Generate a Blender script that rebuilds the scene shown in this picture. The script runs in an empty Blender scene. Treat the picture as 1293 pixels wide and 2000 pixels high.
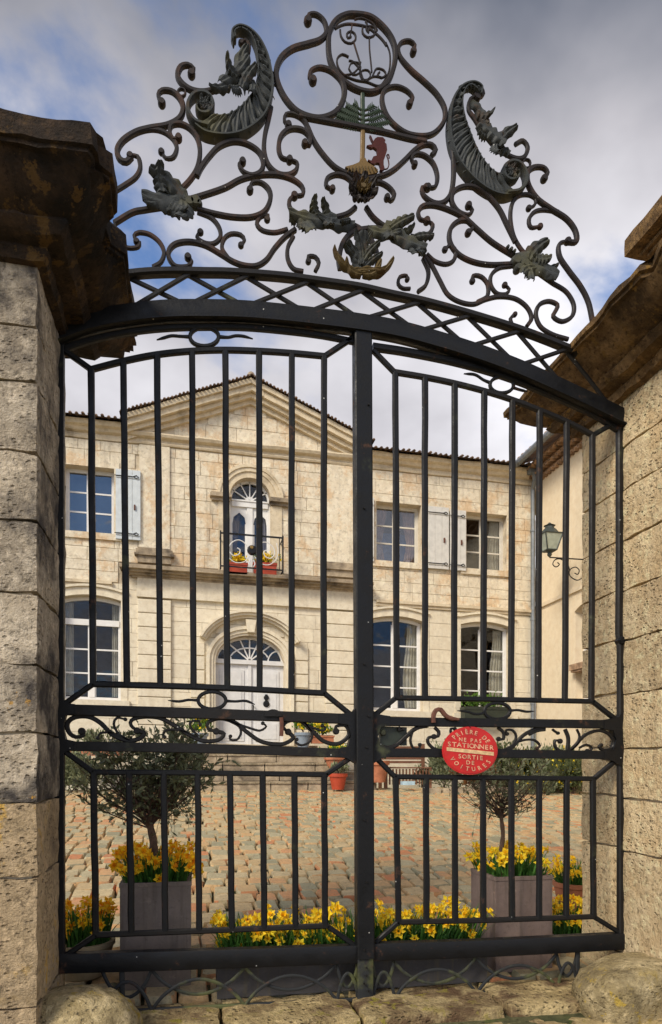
import bpy, bmesh, math, random
from mathutils import Vector, Matrix, noise
R = math.radians
random.seed(7)
SC = bpy.context.scene
COL = SC.collection

# ------------------------------------------------------------ camera
FPX, THETA, HORIZ, DIST, EYE = 1349.0, R(11.2), 1490.0, 3.5, 1.16
cam_data = bpy.data.cameras.new('camera')
cam = bpy.data.objects.new('camera', cam_data); COL.objects.link(cam)
cam.location = (0, -DIST, EYE)
cam.rotation_euler = (R(90), 0, -THETA)
cam_data.sensor_fit = 'VERTICAL'; cam_data.sensor_height = 36; cam_data.sensor_width = 36
cam_data.lens = FPX / 2000 * 36
cam_data.shift_y = (HORIZ - 1000) / 2000
cam_data.clip_start = 0.05; cam_data.clip_end = 3000
SC.camera = cam

# ------------------------------------------------------------ light
SUN_EL, SUN_AZ = R(38), R(228)          # azimuth measured clockwise from +Y: the sun stands behind the camera's left shoulder
SUN_STRENGTH, SKY_STRENGTH = 2.5, 0.12
sun_d = bpy.data.lights.new('sun', 'SUN'); sun = bpy.data.objects.new('sun', sun_d); COL.objects.link(sun)
sdir = Vector((math.sin(SUN_AZ) * math.cos(SUN_EL), math.cos(SUN_AZ) * math.cos(SUN_EL), math.sin(SUN_EL)))
sun.rotation_euler = sdir.to_track_quat('Z', 'Y').to_euler()
sun_d.energy = SUN_STRENGTH; sun_d.angle = R(20); sun_d.color = (1.0, 0.90, 0.74)
SC.view_settings.view_transform = 'Standard'; SC.view_settings.look = 'None'
SC.view_settings.exposure = 0.50; SC.view_settings.gamma = 1; SC.view_settings.use_curve_mapping = False

world = bpy.data.worlds.new('World'); SC.world = world; world.use_nodes = True
def build_sky():
    nt = world.node_tree; N = nt.nodes; L = nt.links; N.clear()
    def n(t, **k):
        x = N.new(t)
        for a, b in k.items(): setattr(x, a, b)
        return x
    def m(op, a, b=None, c=None):
        x = n('ShaderNodeMath', operation=op)
        for i, v in enumerate((a, b, c)):
            if v is None: continue
            if isinstance(v, (int, float)): x.inputs[i].default_value = v
            else: L.new(v, x.inputs[i])
        return x.outputs[0]
    out = n('ShaderNodeOutputWorld'); bg = n('ShaderNodeBackground'); bg.inputs[1].default_value = SKY_STRENGTH
    sky = n('ShaderNodeTexSky', sky_type='NISHITA'); sky.sun_disc = False
    sky.sun_elevation = SUN_EL; sky.sun_rotation = SUN_AZ
    sky.air_density = 1.0; sky.dust_density = 0.6; sky.ozone_density = 1.6
    tc = n('ShaderNodeTexCoord'); sep = n('ShaderNodeSeparateXYZ'); L.new(tc.outputs['Generated'], sep.inputs[0])
    zz = m('MAXIMUM', sep.outputs[2], 0.0)
    den = m('ADD', zz, 0.32)
    cx = m('DIVIDE', sep.outputs[0], den); cy = m('DIVIDE', sep.outputs[1], den)
    cmb = n('ShaderNodeCombineXYZ'); L.new(cx, cmb.inputs[0]); L.new(cy, cmb.inputs[1]); cmb.inputs[2].default_value = 1.1
    n1 = n('ShaderNodeTexNoise'); n1.inputs['Scale'].default_value = 1.9; n1.inputs['Detail'].default_value = 8
    n1.inputs['Roughness'].default_value = 0.52; n1.inputs['Distortion'].default_value = 0.25; L.new(cmb.outputs[0], n1.inputs['Vector'])
    mask = n('ShaderNodeMapRange', interpolation_type='SMOOTHSTEP'); mask.inputs[1].default_value = 0.385; mask.inputs[2].default_value = 0.485
    L.new(n1.outputs['Fac'], mask.inputs[0])
    n2 = n('ShaderNodeTexNoise'); n2.inputs['Scale'].default_value = 1.55; n2.inputs['Detail'].default_value = 6; n2.inputs['Roughness'].default_value = 0.5
    mp = n('ShaderNodeMapping'); mp.inputs[1].default_value = (5.2, 1.7, 8.0); L.new(cmb.outputs[0], mp.inputs[0]); L.new(mp.outputs[0], n2.inputs['Vector'])
    el = n('ShaderNodeMapRange'); el.inputs[1].default_value = 0.50; el.inputs[2].default_value = 0.80; el.inputs[3].default_value = 1.0; el.inputs[4].default_value = 0.0
    L.new(zz, el.inputs[0])                    # thick cloud base overhead, thinner and brighter cloud lower down
    fac = m('ADD', m('MULTIPLY', el.outputs[0], 0.78), m('MULTIPLY', m('SUBTRACT', n2.outputs['Fac'], 0.5), 2.2))
    ramp = n('ShaderNodeValToRGB'); e = ramp.color_ramp.elements
    e[0].position = 0.0; e[0].color = (0.11, 0.125, 0.165, 1); e[1].position = 1.0; e[1].color = (0.86, 0.85, 0.89, 1)
    x = ramp.color_ramp.elements.new(0.42); x.color = (0.41, 0.40, 0.43, 1)
    L.new(m('ADD', fac, 0.05), ramp.inputs[0])
    sc = n('ShaderNodeMixRGB', blend_type='MULTIPLY'); sc.inputs[0].default_value = 1; L.new(ramp.outputs[0], sc.inputs[1])
    k = 0.98 / SKY_STRENGTH; sc.inputs[2].default_value = (k, k, k, 1)
    blue = n('ShaderNodeMixRGB', blend_type='MULTIPLY'); blue.inputs[0].default_value = 1; L.new(sky.outputs[0], blue.inputs[1]); blue.inputs[2].default_value = (0.80, 0.95, 1.15, 1)
    mix = n('ShaderNodeMixRGB'); L.new(mask.outputs[0], mix.inputs[0]); L.new(blue.outputs[0], mix.inputs[1]); L.new(sc.outputs[0], mix.inputs[2])
    L.new(mix.outputs[0], bg.inputs[0]); L.new(bg.outputs[0], out.inputs[0])
build_sky()

# ------------------------------------------------------------ survey helpers: where a sight line of the survey meets a plane of the place
CE, SE = math.cos(THETA), math.sin(THETA)
def ray(x, y):
    u = (x - 646.5) / FPX; v = (HORIZ - y) / FPX
    return SE + u * CE, CE - u * SE, v
def onY(x, y, Y=0.0):
    d = ray(x, y); t = (Y + DIST) / d[1]
    return Vector((t * d[0], Y, EYE + t * d[2]))
def onX(x, y, X):
    d = ray(x, y); t = X / d[0]
    return Vector((X, -DIST + t * d[1], EYE + t * d[2]))
G0, GS = -0.06, 0.074                         # courtyard: height at the gate and its rise per metre
def zg(Y): return G0 + GS * max(0.0, min(Y, 9.6))
PX = 0.00275                                   # metres per survey unit at the gate

# ------------------------------------------------------------ object helpers
def tag(o, label=None, cat=None, group=None, kind=None):
    if label: o['label'] = label
    if cat: o['category'] = cat
    if group: o['group'] = group
    if kind: o['kind'] = kind
    return o
def empty(name, loc, label, cat, group=None, rz=0):
    o = bpy.data.objects.new(name, None); COL.objects.link(o); o.location = loc; o.rotation_euler = (0, 0, rz)
    o.empty_display_size = 0.2
    return tag(o, label, cat, group)
SHEAR = [0.0]
class MB:
    def __init__(s): s.v = []; s.f = []; s.mi = []; s.m = 0
    def quad(s, a, b, c, d): i = len(s.v); s.v += [a, b, c, d]; s.f.append((i, i+1, i+2, i+3)); s.mi.append(s.m)
    def face(s, pts): i = len(s.v); s.v += list(pts); s.f.append(tuple(range(i, i+len(pts)))); s.mi.append(s.m)
    def add(s, vs, fs):
        i = len(s.v); s.v += list(vs)
        for f in fs: s.f.append(tuple(i + k for k in f)); s.mi.append(s.m)
    def box(s, x0, x1, y0, y1, z0, z1):
        s.add([(x0,y0,z0),(x1,y0,z0),(x1,y1,z0),(x0,y1,z0),(x0,y0,z1),(x1,y0,z1),(x1,y1,z1),(x0,y1,z1)],
              [(0,3,2,1),(4,5,6,7),(0,1,5,4),(1,2,6,5),(2,3,7,6),(3,0,4,7)])
    def cblock(s, x0, x1, y0, y1, z0, z1, c=0.01):      # block whose face (y0 side) has chamfered edges
        s.add([(x0,y1,z0),(x1,y1,z0),(x1,y1,z1),(x0,y1,z1),(x0,y0+c,z0),(x1,y0+c,z0),(x1,y0+c,z1),(x0,y0+c,z1),
               (x0+c,y0,z0+c),(x1-c,y0,z0+c),(x1-c,y0,z1-c),(x0+c,y0,z1-c)],
              [(0,3,2,1),(0,1,5,4),(1,2,6,5),(2,3,7,6),(3,0,4,7),(4,5,9,8),(5,6,10,9),(6,7,11,10),(7,4,8,11),(8,9,10,11)])
    def obox(s, c, ax, ay, az):                       # oriented box: centre and three half axes
        c = Vector(c); ax = Vector(ax); ay = Vector(ay); az = Vector(az)
        P = [c + ax*i + ay*j + az*k for k in (-1, 1) for (i, j) in ((-1,-1),(1,-1),(1,1),(-1,1))]
        s.add([tuple(p) for p in P], [(0,3,2,1),(4,5,6,7),(0,1,5,4),(1,2,6,5),(2,3,7,6),(3,0,4,7)])
    def prism(s, poly, y0, y1):                       # polygon in x,z extruded along y
        n = len(poly)
        s.add([(x, y0, z) for x, z in poly] + [(x, y1, z) for x, z in poly],
              [tuple(range(n)), tuple(range(2*n-1, n-1, -1))] + [((i+1) % n, i, n+i, n+(i+1) % n) for i in range(n)])
    def prism_h(s, poly, z0, z1):                     # polygon in x,y extruded along z
        n = len(poly)
        s.add([(x, y, z0) for x, y in poly] + [(x, y, z1) for x, y in poly],
              [tuple(range(n-1, -1, -1)), tuple(range(n, 2*n))] + [(i, (i+1) % n, n+(i+1) % n, n+i) for i in range(n)])
    def band(s, inner, outer, y0, y1):                # strip between two open polylines in x,z, extruded along y
        n = len(inner)
        for i in range(n-1):
            a, b, c, d = inner[i], inner[i+1], outer[i+1], outer[i]
            s.prism([a, b, c, d], y0, y1)
    def tube(s, pts, r, n=8, cap=True, r1=None):
        pts = [Vector(p) for p in pts]; k = len(pts); rings = []
        up = None
        for i, p in enumerate(pts):
            t = (pts[min(i+1, k-1)] - pts[max(i-1, 0)]).normalized()
            if up is None: up = t.orthogonal().normalized()
            up = (up - t * up.dot(t))
            if up.length < 1e-6: up = t.orthogonal()
            up.normalize(); w = t.cross(up)
            rr = r[i] if isinstance(r, (list, tuple)) else (r if r1 is None else r + (r1 - r) * i / (k-1))
            rings.append([p + (up * math.cos(a) + w * math.sin(a)) * rr for a in (2*math.pi*j/n for j in range(n))])
        vs = [tuple(q) for g in rings for q in g]; fs = []
        for i in range(k-1):
            for j in range(n): fs.append((i*n+j, i*n+(j+1) % n, (i+1)*n+(j+1) % n, (i+1)*n+j))
        if cap: fs.append(tuple(range(n-1, -1, -1))); fs.append(tuple((k-1)*n + j for j in range(n)))
        s.add(vs, fs)
    def lathe(s, prof, c=(0,0,0), n=16, sq=False):
        cx, cy, cz = c; vs = []; fs = []
        for r, z in prof:
            for j in range(n):
                a = 2*math.pi*j/n; vs.append((cx + r*math.cos(a), cy + r*math.sin(a), cz + z))
        for i in range(len(prof)-1):
            for j in range(n): fs.append((i*n+j, i*n+(j+1) % n, (i+1)*n+(j+1) % n, (i+1)*n+j))
        fs.append(tuple(range(n-1, -1, -1))); fs.append(tuple((len(prof)-1)*n + j for j in range(n)))
        s.add(vs, fs)
    def disc(s, c, r, y0, y1, n=12, ry=None):         # short cylinder along y with a rounded face
        x, z = c; ry = ry or r
        P = lambda q, y: [(x + q*r*math.cos(2*math.pi*j/n), y, z + q*ry*math.sin(2*math.pi*j/n)) for j in range(n)]
        vs = P(.72, y0) + P(1, y0 + .25*(y1-y0)) + P(1, y1 - .25*(y1-y0)) + P(.72, y1)
        fs = [tuple(range(n))]
        for i in range(3):
            for j in range(n): fs.append((i*n+(j+1) % n, i*n+j, (i+1)*n+j, (i+1)*n+(j+1) % n))
        fs.append(tuple(range(4*n-1, 3*n-1, -1)))
        s.add(vs, fs)
    def mesh(s, name, mats, smooth=False):
        me = bpy.data.meshes.new(name)
        k = SHEAR[0]
        vs = [(v[0], v[1], v[2] - k*(v[0]-1.15)) for v in s.v] if k else [tuple(v) for v in s.v]
        me.from_pydata(vs, [], s.f)
        if not isinstance(mats, (list, tuple)): mats = [mats]
        for m in mats: me.materials.append(m)
        if len(mats) > 1: me.polygons.foreach_set('material_index', s.mi)
        if smooth:
            me.polygons.foreach_set('use_smooth', [True]*len(me.polygons))
            try: me.set_sharp_from_angle(angle=R(32))
            except Exception: pass
        me.update(); return me
    def build(s, name, mats, parent=None, smooth=False, label=None, kind=None):
        o = bpy.data.objects.new(name, s.mesh(name, mats, smooth)); COL.objects.link(o)
        if parent: put(o, parent)
        return tag(o, label, kind=kind)
WM = {}
def put(o, parent):
    o.parent = parent                                  # meshes are modelled in world coordinates
    m = Matrix.Identity(4); p = parent
    while p is not None:
        m = Matrix.LocRotScale(p.location, p.rotation_euler, p.scale) if p.parent is None else m
        p = p.parent
    if parent.type == 'EMPTY': o.matrix_parent_inverse = m.inverted()
def recentre(o):                                       # object origin to the middle of its own mesh
    me = o.data; c = sum((v.co for v in me.vertices), Vector()) / len(me.vertices)
    me.transform(Matrix.Translation(-c)); o.location = o.location + c
def inst(name, me, loc, parent=None, rot=(0,0,0), scl=(1,1,1)):
    o = bpy.data.objects.new(name, me); COL.objects.link(o); o.location = loc; o.rotation_euler = rot; o.scale = scl
    if parent: put(o, parent)
    return o
def smooth_path(pts, step=1.0, closed=False, n=None):
    out = []; k = len(pts); P = [Vector(p) for p in pts]
    rng = range(k if closed else k-1)
    for i in rng:
        p0 = P[(i-1) % k] if closed or i > 0 else P[0]*2 - P[1]
        p1, p2 = P[i], P[(i+1) % k]
        p3 = P[(i+2) % k] if closed or i+2 < k else P[k-1]*2 - P[k-2]
        q = n or max(2, min(9, int((p2-p1).length / step)))
        for j in range(q):
            t = j / q
            out.append(0.5*((2*p1) + (p2-p0)*t + (2*p0-5*p1+4*p2-p3)*t*t + (3*p1-p0-3*p2+p3)*t*t*t))
    if not closed: out.append(P[-1])
    return out

# ------------------------------------------------------------ materials
def newmat(name):
    m = bpy.data.materials.new(name); m.use_nodes = True
    nt = m.node_tree; b = nt.nodes['Principled BSDF']; return m, nt, b
class NB:
    def __init__(s, nt): s.nt = nt
    def n(s, t, **k):
        x = s.nt.nodes.new(t)
        for a, b in k.items(): setattr(x, a, b)
        return x
    def set(s, sock, v):
        if isinstance(v, (int, float)): sock.default_value = v
        elif isinstance(v, tuple): sock.default_value = v if len(v) == 4 or sock.type == 'VECTOR' else (*v, 1)
        else: s.nt.links.new(v, sock)
    def pos(s): return s.n('ShaderNodeNewGeometry').outputs['Position']
    def noise(s, scale, detail=5, rough=.55, vec=None, off=None, dist=0):
        x = s.n('ShaderNodeTexNoise'); x.inputs['Scale'].default_value = scale; x.inputs['Detail'].default_value = detail
        x.inputs['Roughness'].default_value = rough; x.inputs['Distortion'].default_value = dist
        v = vec or s.pos()
        if off:
            mp = s.n('ShaderNodeMapping'); mp.inputs[1].default_value = off; s.nt.links.new(v, mp.inputs[0]); v = mp.outputs[0]
        s.nt.links.new(v, x.inputs['Vector']); return x.outputs['Fac']
    def scaled(s, sc):
        mp = s.n('ShaderNodeMapping'); mp.inputs[3].default_value = sc; s.nt.links.new(s.pos(), mp.inputs[0]); return mp.outputs[0]
    def ramp(s, fac, a, b, lo=0., hi=1.):
        x = s.n('ShaderNodeMapRange', interpolation_type='SMOOTHSTEP'); s.set(x.inputs[0], fac)
        x.inputs[1].default_value = a; x.inputs[2].default_value = b; x.inputs[3].default_value = lo; x.inputs[4].default_value = hi
        return x.outputs[0]
    def mix(s, f, a, b, mode='MIX'):
        x = s.n('ShaderNodeMixRGB', blend_type=mode); s.set(x.inputs[0], f); s.set(x.inputs[1], a); s.set(x.inputs[2], b); return x.outputs[0]
    def math(s, op, a, b=0.0):
        x = s.n('ShaderNodeMath', operation=op); s.set(x.inputs[0], a); s.set(x.inputs[1], b); return x.outputs[0]
    def rnd(s):
        a = s.n('ShaderNodeObjectInfo').outputs['Random']; b = s.n('ShaderNodeNewGeometry').outputs['Random Per Island']
        return s.math('FRACT', s.math('ADD', a, b), 0)
    def bump(s, h, strength, dist, bsdf):
        x = s.n('ShaderNodeBump'); x.inputs['Strength'].default_value = strength; x.inputs['Distance'].default_value = dist
        s.set(x.inputs['Height'], h); s.nt.links.new(x.outputs[0], bsdf.inputs['Normal'])
def plain(name, col, rough=.6, metal=0., var=.15, scale=9, spec=.5, bump=0):
    m, nt, b = newmat(name); q = NB(nt)
    f = q.noise(scale, 4)
    c = q.mix(q.ramp(f, .3, .7), tuple(x*(1-var) for x in col), tuple(min(1, x*(1+var)) for x in col))
    q.set(b.inputs['Base Color'], c); b.inputs['Roughness'].default_value = rough; b.inputs['Metallic'].default_value = metal
    b.inputs['Specular IOR Level'].default_value = spec
    if bump: q.bump(q.noise(scale*6, 5), .5, bump, b)
    return m
def stone(name, base, alt, stain, lichen=None, var=.22, pit=1.0, lo_scale=1.6, bumpd=.012, stain_lo=.52, stain_hi=.72, lich_lo=.66, patch=None, fine=38, streak=0.0, pits=0.0):
    m, nt, b = newmat(name); q = NB(nt)
    big = q.noise(lo_scale, 6, .6); mid = q.noise(7, 7, .65, off=(3, 1, 7)); small = q.noise(fine, 6, .7)
    c = q.mix(q.ramp(mid, .36, .64), base, alt)
    if patch: c = q.mix(q.ramp(q.noise(lo_scale*2.2, 8, .74, off=(11, 5, 2)), .50, .60), c, patch)
    r = q.rnd()
    c = q.mix(1.0, c, q.mix(r, (1-var,)*3, (1+var*.55, 1+var*.5, 1+var*.35)), 'MULTIPLY')
    c = q.mix(q.ramp(small, .34, .50, .0 + .75*pit, 0.), c, tuple(x*.30 for x in base))
    c = q.mix(q.ramp(q.noise(fine*.55, 5, .7, off=(7, 2, 9)), .50, .66, 0, .55*pit), c, tuple(min(1, x*1.45) for x in alt))
    st = q.math('MULTIPLY', q.ramp(big, stain_lo, stain_hi), q.ramp(mid, .35, .6, .45, 1.))
    c = q.mix(st, c, stain)
    if streak:
        sk = q.noise(1.0, 5, .6, vec=q.scaled((5.5, 5.5, .55)))
        c = q.mix(q.math('MULTIPLY', q.ramp(sk, .52, .70, 0, streak), q.ramp(mid, .3, .6, .4, 1.)), c, stain)
    if pits:
        vo = q.n('ShaderNodeTexVoronoi'); vo.inputs['Scale'].default_value = 30; vv = q.mix(.06, q.pos(), q.n('ShaderNodeTexNoise').outputs['Color']); q.nt.links.new(q.scaled((1, 1, 1.7)), vo.inputs['Vector'])
        pm = q.math('MULTIPLY', q.ramp(vo.outputs['Distance'], .12, .34, 1, 0), q.ramp(q.noise(5, 4, .6, off=(1, 6, 3)), .44, .58, 0, pits))
        c = q.mix(pm, c, tuple(x*.28 for x in base))
    if lichen:
        c = q.mix(q.math('MULTIPLY', q.ramp(q.noise(11, 6, .7, off=(9, 9, 1)), lich_lo, lich_lo+.05), q.ramp(q.noise(1.3, 2, off=(2, 8, 5)), .42, .6)), c, lichen)
    q.set(b.inputs['Base Color'], c); b.inputs['Roughness'].default_value = .93; b.inputs['Specular IOR Level'].default_value = .25
    h = q.math('ADD', q.math('MULTIPLY', small, .55), q.math('MULTIPLY', q.noise(fine*2.6, 4, .7), .3))
    h = q.math('ADD', h, mid)
    if pits: h = q.math('SUBTRACT', h, q.math('MULTIPLY', pm, .9))
    q.bump(h, .9, bumpd, b)
    return m
def iron(name, col, rust=(.12, .055, .03), moss=(.09, .10, .05), rl=.56, ml=.60, rough=.42):
    m, nt, b = newmat(name); q = NB(nt)
    a = q.noise(9, 6, .7); d = q.noise(3.2, 5, .6, off=(4, 4, 4)); f = q.noise(70, 4, .6)
    c = q.mix(q.ramp(a, rl, rl+.14, 0, .75), col, rust)
    c = q.mix(q.ramp(d, ml, ml+.12, 0, .7), c, moss)
    vo = q.n('ShaderNodeTexVoronoi'); vo.inputs['Scale'].default_value = 26; q.nt.links.new(q.pos(), vo.inputs['Vector'])
    pr = q.n('ShaderNodeSeparateXYZ'); q.nt.links.new(vo.outputs['Color'], pr.inputs[0])
    sp = q.math('MULTIPLY', q.math('LESS_THAN', vo.outputs['Distance'], .085), q.math('GREATER_THAN', pr.outputs[0], .86))
    c = q.mix(sp, c, (.42, .42, .40))           # chips and specks of lime on the paint
    q.set(b.inputs['Base Color'], c); b.inputs['Metallic'].default_value = 0; b.inputs['Specular IOR Level'].default_value = .28
    q.set(b.inputs['Roughness'], q.ramp(a, .3, .7, rough-.08, rough+.25))
    q.bump(q.math('ADD', f, a), .35, .004, b)
    return m
M = {}
M['pillar'] = stone('pillar_stone', (.50, .42, .32), (.65, .56, .44), (.075, .066, .062), (.56, .30, .05), var=.2, bumpd=.05, stain_lo=.44, stain_hi=.60, streak=.7, pits=.6, lo_scale=2.6)
M['pillar_low'] = stone('mossy_pillar_stone', (.45, .34, .21), (.57, .43, .27), (.15, .12, .09), (.66, .40, .07), var=.15, bumpd=.045, lich_lo=.55, streak=.4, pits=.6)
M['pillar_r'] = stone('warm_pillar_stone', (.68, .51, .30), (.80, .64, .41), (.29, .20, .115), (.50, .28, .06), var=.16, streak=.35, pits=.6, bumpd=.045, stain_lo=.58, stain_hi=.78)
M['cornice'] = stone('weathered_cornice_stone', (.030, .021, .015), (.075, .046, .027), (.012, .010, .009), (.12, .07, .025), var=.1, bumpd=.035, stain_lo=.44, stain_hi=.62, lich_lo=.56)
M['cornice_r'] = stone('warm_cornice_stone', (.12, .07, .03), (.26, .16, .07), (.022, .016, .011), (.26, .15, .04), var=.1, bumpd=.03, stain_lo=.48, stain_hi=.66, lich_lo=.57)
M['guard'] = stone('guard_stone', (.50, .39, .20), (.68, .55, .32), (.20, .155, .08), (.54, .38, .08), bumpd=.07, lich_lo=.57, pits=.4, stain_lo=.46, stain_hi=.62, lo_scale=3.4)
M['sill'] = stone('threshold_stone', (.54, .41, .20), (.68, .53, .28), (.15, .09, .05), (.36, .30, .06), bumpd=.06, lich_lo=.56, pits=.7, stain_lo=.44, stain_hi=.62, lo_scale=4.2)
M['street'] = stone('street_stone', (.33, .26, .13), (.45, .36, .19), (.10, .09, .045), (.32, .29, .06), bumpd=.06, lich_lo=.56, pits=.7, stain_lo=.44, stain_hi=.62, lo_scale=4.2)
M['house'] = stone('pale_ashlar', (.66, .575, .435), (.75, .67, .53), (.30, .25, .19), None, streak=.5, var=.06, pit=.5, lo_scale=.9, bumpd=.012, stain_lo=.60, stain_hi=.80, patch=(.64, .48, .31), fine=14)
M['house_low'] = stone('smooth_ashlar', (.68, .60, .46), (.75, .68, .54), (.42, .35, .26), None, streak=.3, var=.07, pit=.25, lo_scale=.9, bumpd=.006, stain_lo=.66, stain_hi=.86, fine=14)
M['mortar'] = stone('mortar', (.57, .48, .355), (.64, .56, .42), (.25, .2, .14), None, var=.0, pit=.3, bumpd=.006)
M['trim'] = stone('carved_trim_stone', (.60, .50, .35), (.68, .585, .43), (.24, .185, .12), None, var=.06, pit=.3, lo_scale=1.3, bumpd=.008, stain_lo=.54, stain_hi=.74, fine=18)
M['ledge'] = stone('dark_ledge_stone', (.34, .27, .19), (.46, .375, .265), (.10, .08, .062), None, var=.05, pit=.4, lo_scale=1.6, bumpd=.01, stain_lo=.46, stain_hi=.64, fine=16)
M['stepstone'] = stone('worn_step_stone', (.30, .24, .16), (.40, .325, .225), (.08, .07, .045), None, var=.08, bumpd=.01, stain_lo=.46, stain_hi=.66)
M['wing'] = stone('warm_render', (.70, .58, .41), (.75, .64, .47), (.55, .43, .29), None, var=.05, pit=.1, lo_scale=.7, bumpd=.004, stain_lo=.6, stain_hi=.9, fine=12)
M['iron'] = iron('black_painted_iron', (.006, .0065, .008), rl=.60, ml=.64)
M['iron_r'] = iron('weathered_iron', (.011, .010, .010), rl=.60, ml=.62)
M['iron_low'] = iron('mossy_iron', (.022, .024, .026), moss=(.12, .13, .045), rl=.60, ml=.50, rough=.5)
M['iron_top'] = iron('brown_wrought_iron', (.020, .016, .016), rust=(.065, .034, .024), moss=(.045, .042, .028), rl=.5, ml=.58, rough=.5)
M['leafiron'] = iron('grey_green_leaf_iron', (.040, .045, .047), rust=(.075, .05, .035), moss=(.085, .08, .04), rl=.56, ml=.52, rough=.6)
M['gilt'] = iron('worn_gilt_iron', (.10, .07, .028), rust=(.08, .04, .02), moss=(.13, .11, .05), rl=.5, ml=.55, rough=.5)
M['palm'] = iron('green_painted_iron', (.030, .048, .030), rust=(.05, .04, .03), moss=(.07, .08, .045))
M['trunkgold'] = iron('ochre_painted_iron', (.16, .10, .035), rust=(.10, .06, .03), moss=(.12, .11, .05))
M['lionred'] = iron('red_brown_painted_iron', (.06, .012, .008), rust=(.07, .03, .02), moss=(.1, .04, .03), ml=.7)
M['white'] = plain('white_paint', (.74, .73, .71), .45, var=.05)
M['greywhite'] = plain('grey_white_paint', (.66, .655, .65), .5, var=.06)
M['shutter'] = plain('pale_blue_shutter_paint', (.54, .585, .61), .55, var=.07)
M['shutter2'] = plain('pale_grey_shutter_paint', (.60, .585, .55), .6, var=.08)
M['creamframe'] = plain('cream_paint', (.62, .58, .50), .5, var=.06)
M['curtain_w'] = plain('white_curtain_cloth', (.62, .60, .54), .9, var=.12)
M['curtain_p'] = plain('pink_curtain_cloth', (.42, .28, .25), .9, var=.15)
M['curtain_l'] = plain('lilac_curtain_cloth', (.30, .28, .34), .9, var=.15)
M['dark'] = plain('dark_interior', (.035, .025, .02), .9)
M['roomback'] = plain('brown_interior', (.10, .065, .045), .9, var=.5, scale=2.5)
M['tile'] = plain('terracotta_roof_tile', (.17, .115, .085), .9, var=.45, scale=6, bump=.01)
M['tile2'] = plain('orange_roof_tile', (.36, .23, .14), .9, var=.4, scale=7, bump=.01)
M['terracotta'] = plain('terracotta_pot', (.40, .15, .075), .8, var=.2)
M['redbox'] = plain('red_orange_plastic', (.40, .055, .022), .5, var=.1)
M['greypot'] = plain('taupe_fibre_cement', (.165, .135, .118), .75, var=.13, scale=5, bump=.002)
M['purplepot'] = plain('mauve_fibre_cement', (.165, .120, .105), .75, var=.13, scale=5, bump=.002)
M['darkpot'] = plain('charcoal_fibre_cement', (.055, .052, .055), .7, var=.2, scale=5, bump=.002)
M['palepot'] = plain('sandstone_pot', (.36, .30, .19), .85, var=.2, bump=.003)
M['soil'] = plain('soil', (.035, .024, .016), 1, var=.4, scale=30, bump=.02)
M['bluepot'] = plain('blue_grey_glaze', (.22, .27, .33), .4, var=.1)
M['wood'] = plain('brown_wood', (.17, .075, .04), .65, var=.3, scale=4)
M['darkgreen'] = plain('dark_green_paint', (.022, .030, .020), .5)
M['pipe'] = plain('zinc_pipe', (.20, .22, .24), .5, metal=.4, var=.15)
M['sign'] = plain('red_enamel', (.50, .010, .008), .32, var=.14, scale=14)
M['cream'] = plain('cream_enamel', (.68, .46, .24), .4, var=.25, scale=40)
M['letters'] = plain('faded_cream_lettering', (.66, .36, .22), .5, var=.3, scale=40)
M['bluecloth'] = plain('pale_blue_plastic', (.40, .55, .65), .5)
M['brass'] = plain('aged_brass', (.30, .19, .06), .35, metal=.8)
M['rusty'] = plain('rust', (.12, .045, .028), .8, var=.3, scale=30)
def glass(f0, f1=.9):
    m, nt, b = newmat('window_glass'); nt.nodes.remove(b); q = NB(nt)
    g = q.n('ShaderNodeBsdfGlossy'); g.inputs['Roughness'].default_value = .03; g.inputs['Color'].default_value = (.85, .9, 1, 1)
    t = q.n('ShaderNodeBsdfTransparent'); t.inputs['Color'].default_value = (.82, .82, .80, 1)
    lw = q.n('ShaderNodeLayerWeight'); lw.inputs[0].default_value = .2
    x = q.n('ShaderNodeMixShader'); q.set(x.inputs[0], q.ramp(lw.outputs['Facing'], 0, 1, f0, f1))
    q.bump(q.noise(2.2, 2), .25, .03, g)
    nt.links.new(t.outputs[0], x.inputs[1]); nt.links.new(g.outputs[0], x.inputs[2])
    nt.links.new(x.outputs[0], nt.nodes['Material Output'].inputs[0]); return m
M['glass'] = glass(.10); M['glass_low'] = glass(.03, .35)
def mirror_glass():
    m, nt, b = newmat('reflecting_window_glass'); q = NB(nt)
    b.inputs['Base Color'].default_value = (.02, .03, .05, 1); b.inputs['Roughness'].default_value = .04; b.inputs['IOR'].default_value = 2.1
    q.bump(q.noise(2.4, 2), .3, .03, b); return m
M['mirror'] = mirror_glass()
def cobble():
    m, nt, b = newmat('cobblestone'); q = NB(nt); r = q.rnd()
    cr = q.n('ShaderNodeValToRGB'); e = cr.color_ramp.elements; cr.color_ramp.interpolation = 'LINEAR'
    e[0].position = 0; e[0].color = (.27, .27, .18, 1); e[1].position = 1; e[1].color = (.56, .20, .08, 1)
    for p, c in ((.22, (.42, .385, .25)), (.45, (.60, .47, .27)), (.68, (.52, .37, .19)), (.84, (.62, .39, .185)), (.95, (.60, .27, .12))):
        x = cr.color_ramp.elements.new(p); x.color = (*c, 1)
    q.set(cr.inputs[0], r)
    f = q.noise(14, 6, .65)
    c = q.mix(q.ramp(f, .35, .65), cr.outputs[0], q.mix(.45, cr.outputs[0], (.30, .23, .14)))
    c = q.mix(q.ramp(q.noise(60, 3), .28, .45, .55, 0), c, (.10, .085, .06))
    q.set(b.inputs['Base Color'], c); b.inputs['Roughness'].default_value = .85
    q.bump(q.math('ADD', f, q.noise(60, 4)), .6, .012, b); return m
M['cobble'] = cobble()
M['lampglass'] = plain('clouded_lamp_glass', (.36, .40, .33), .3)
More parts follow.
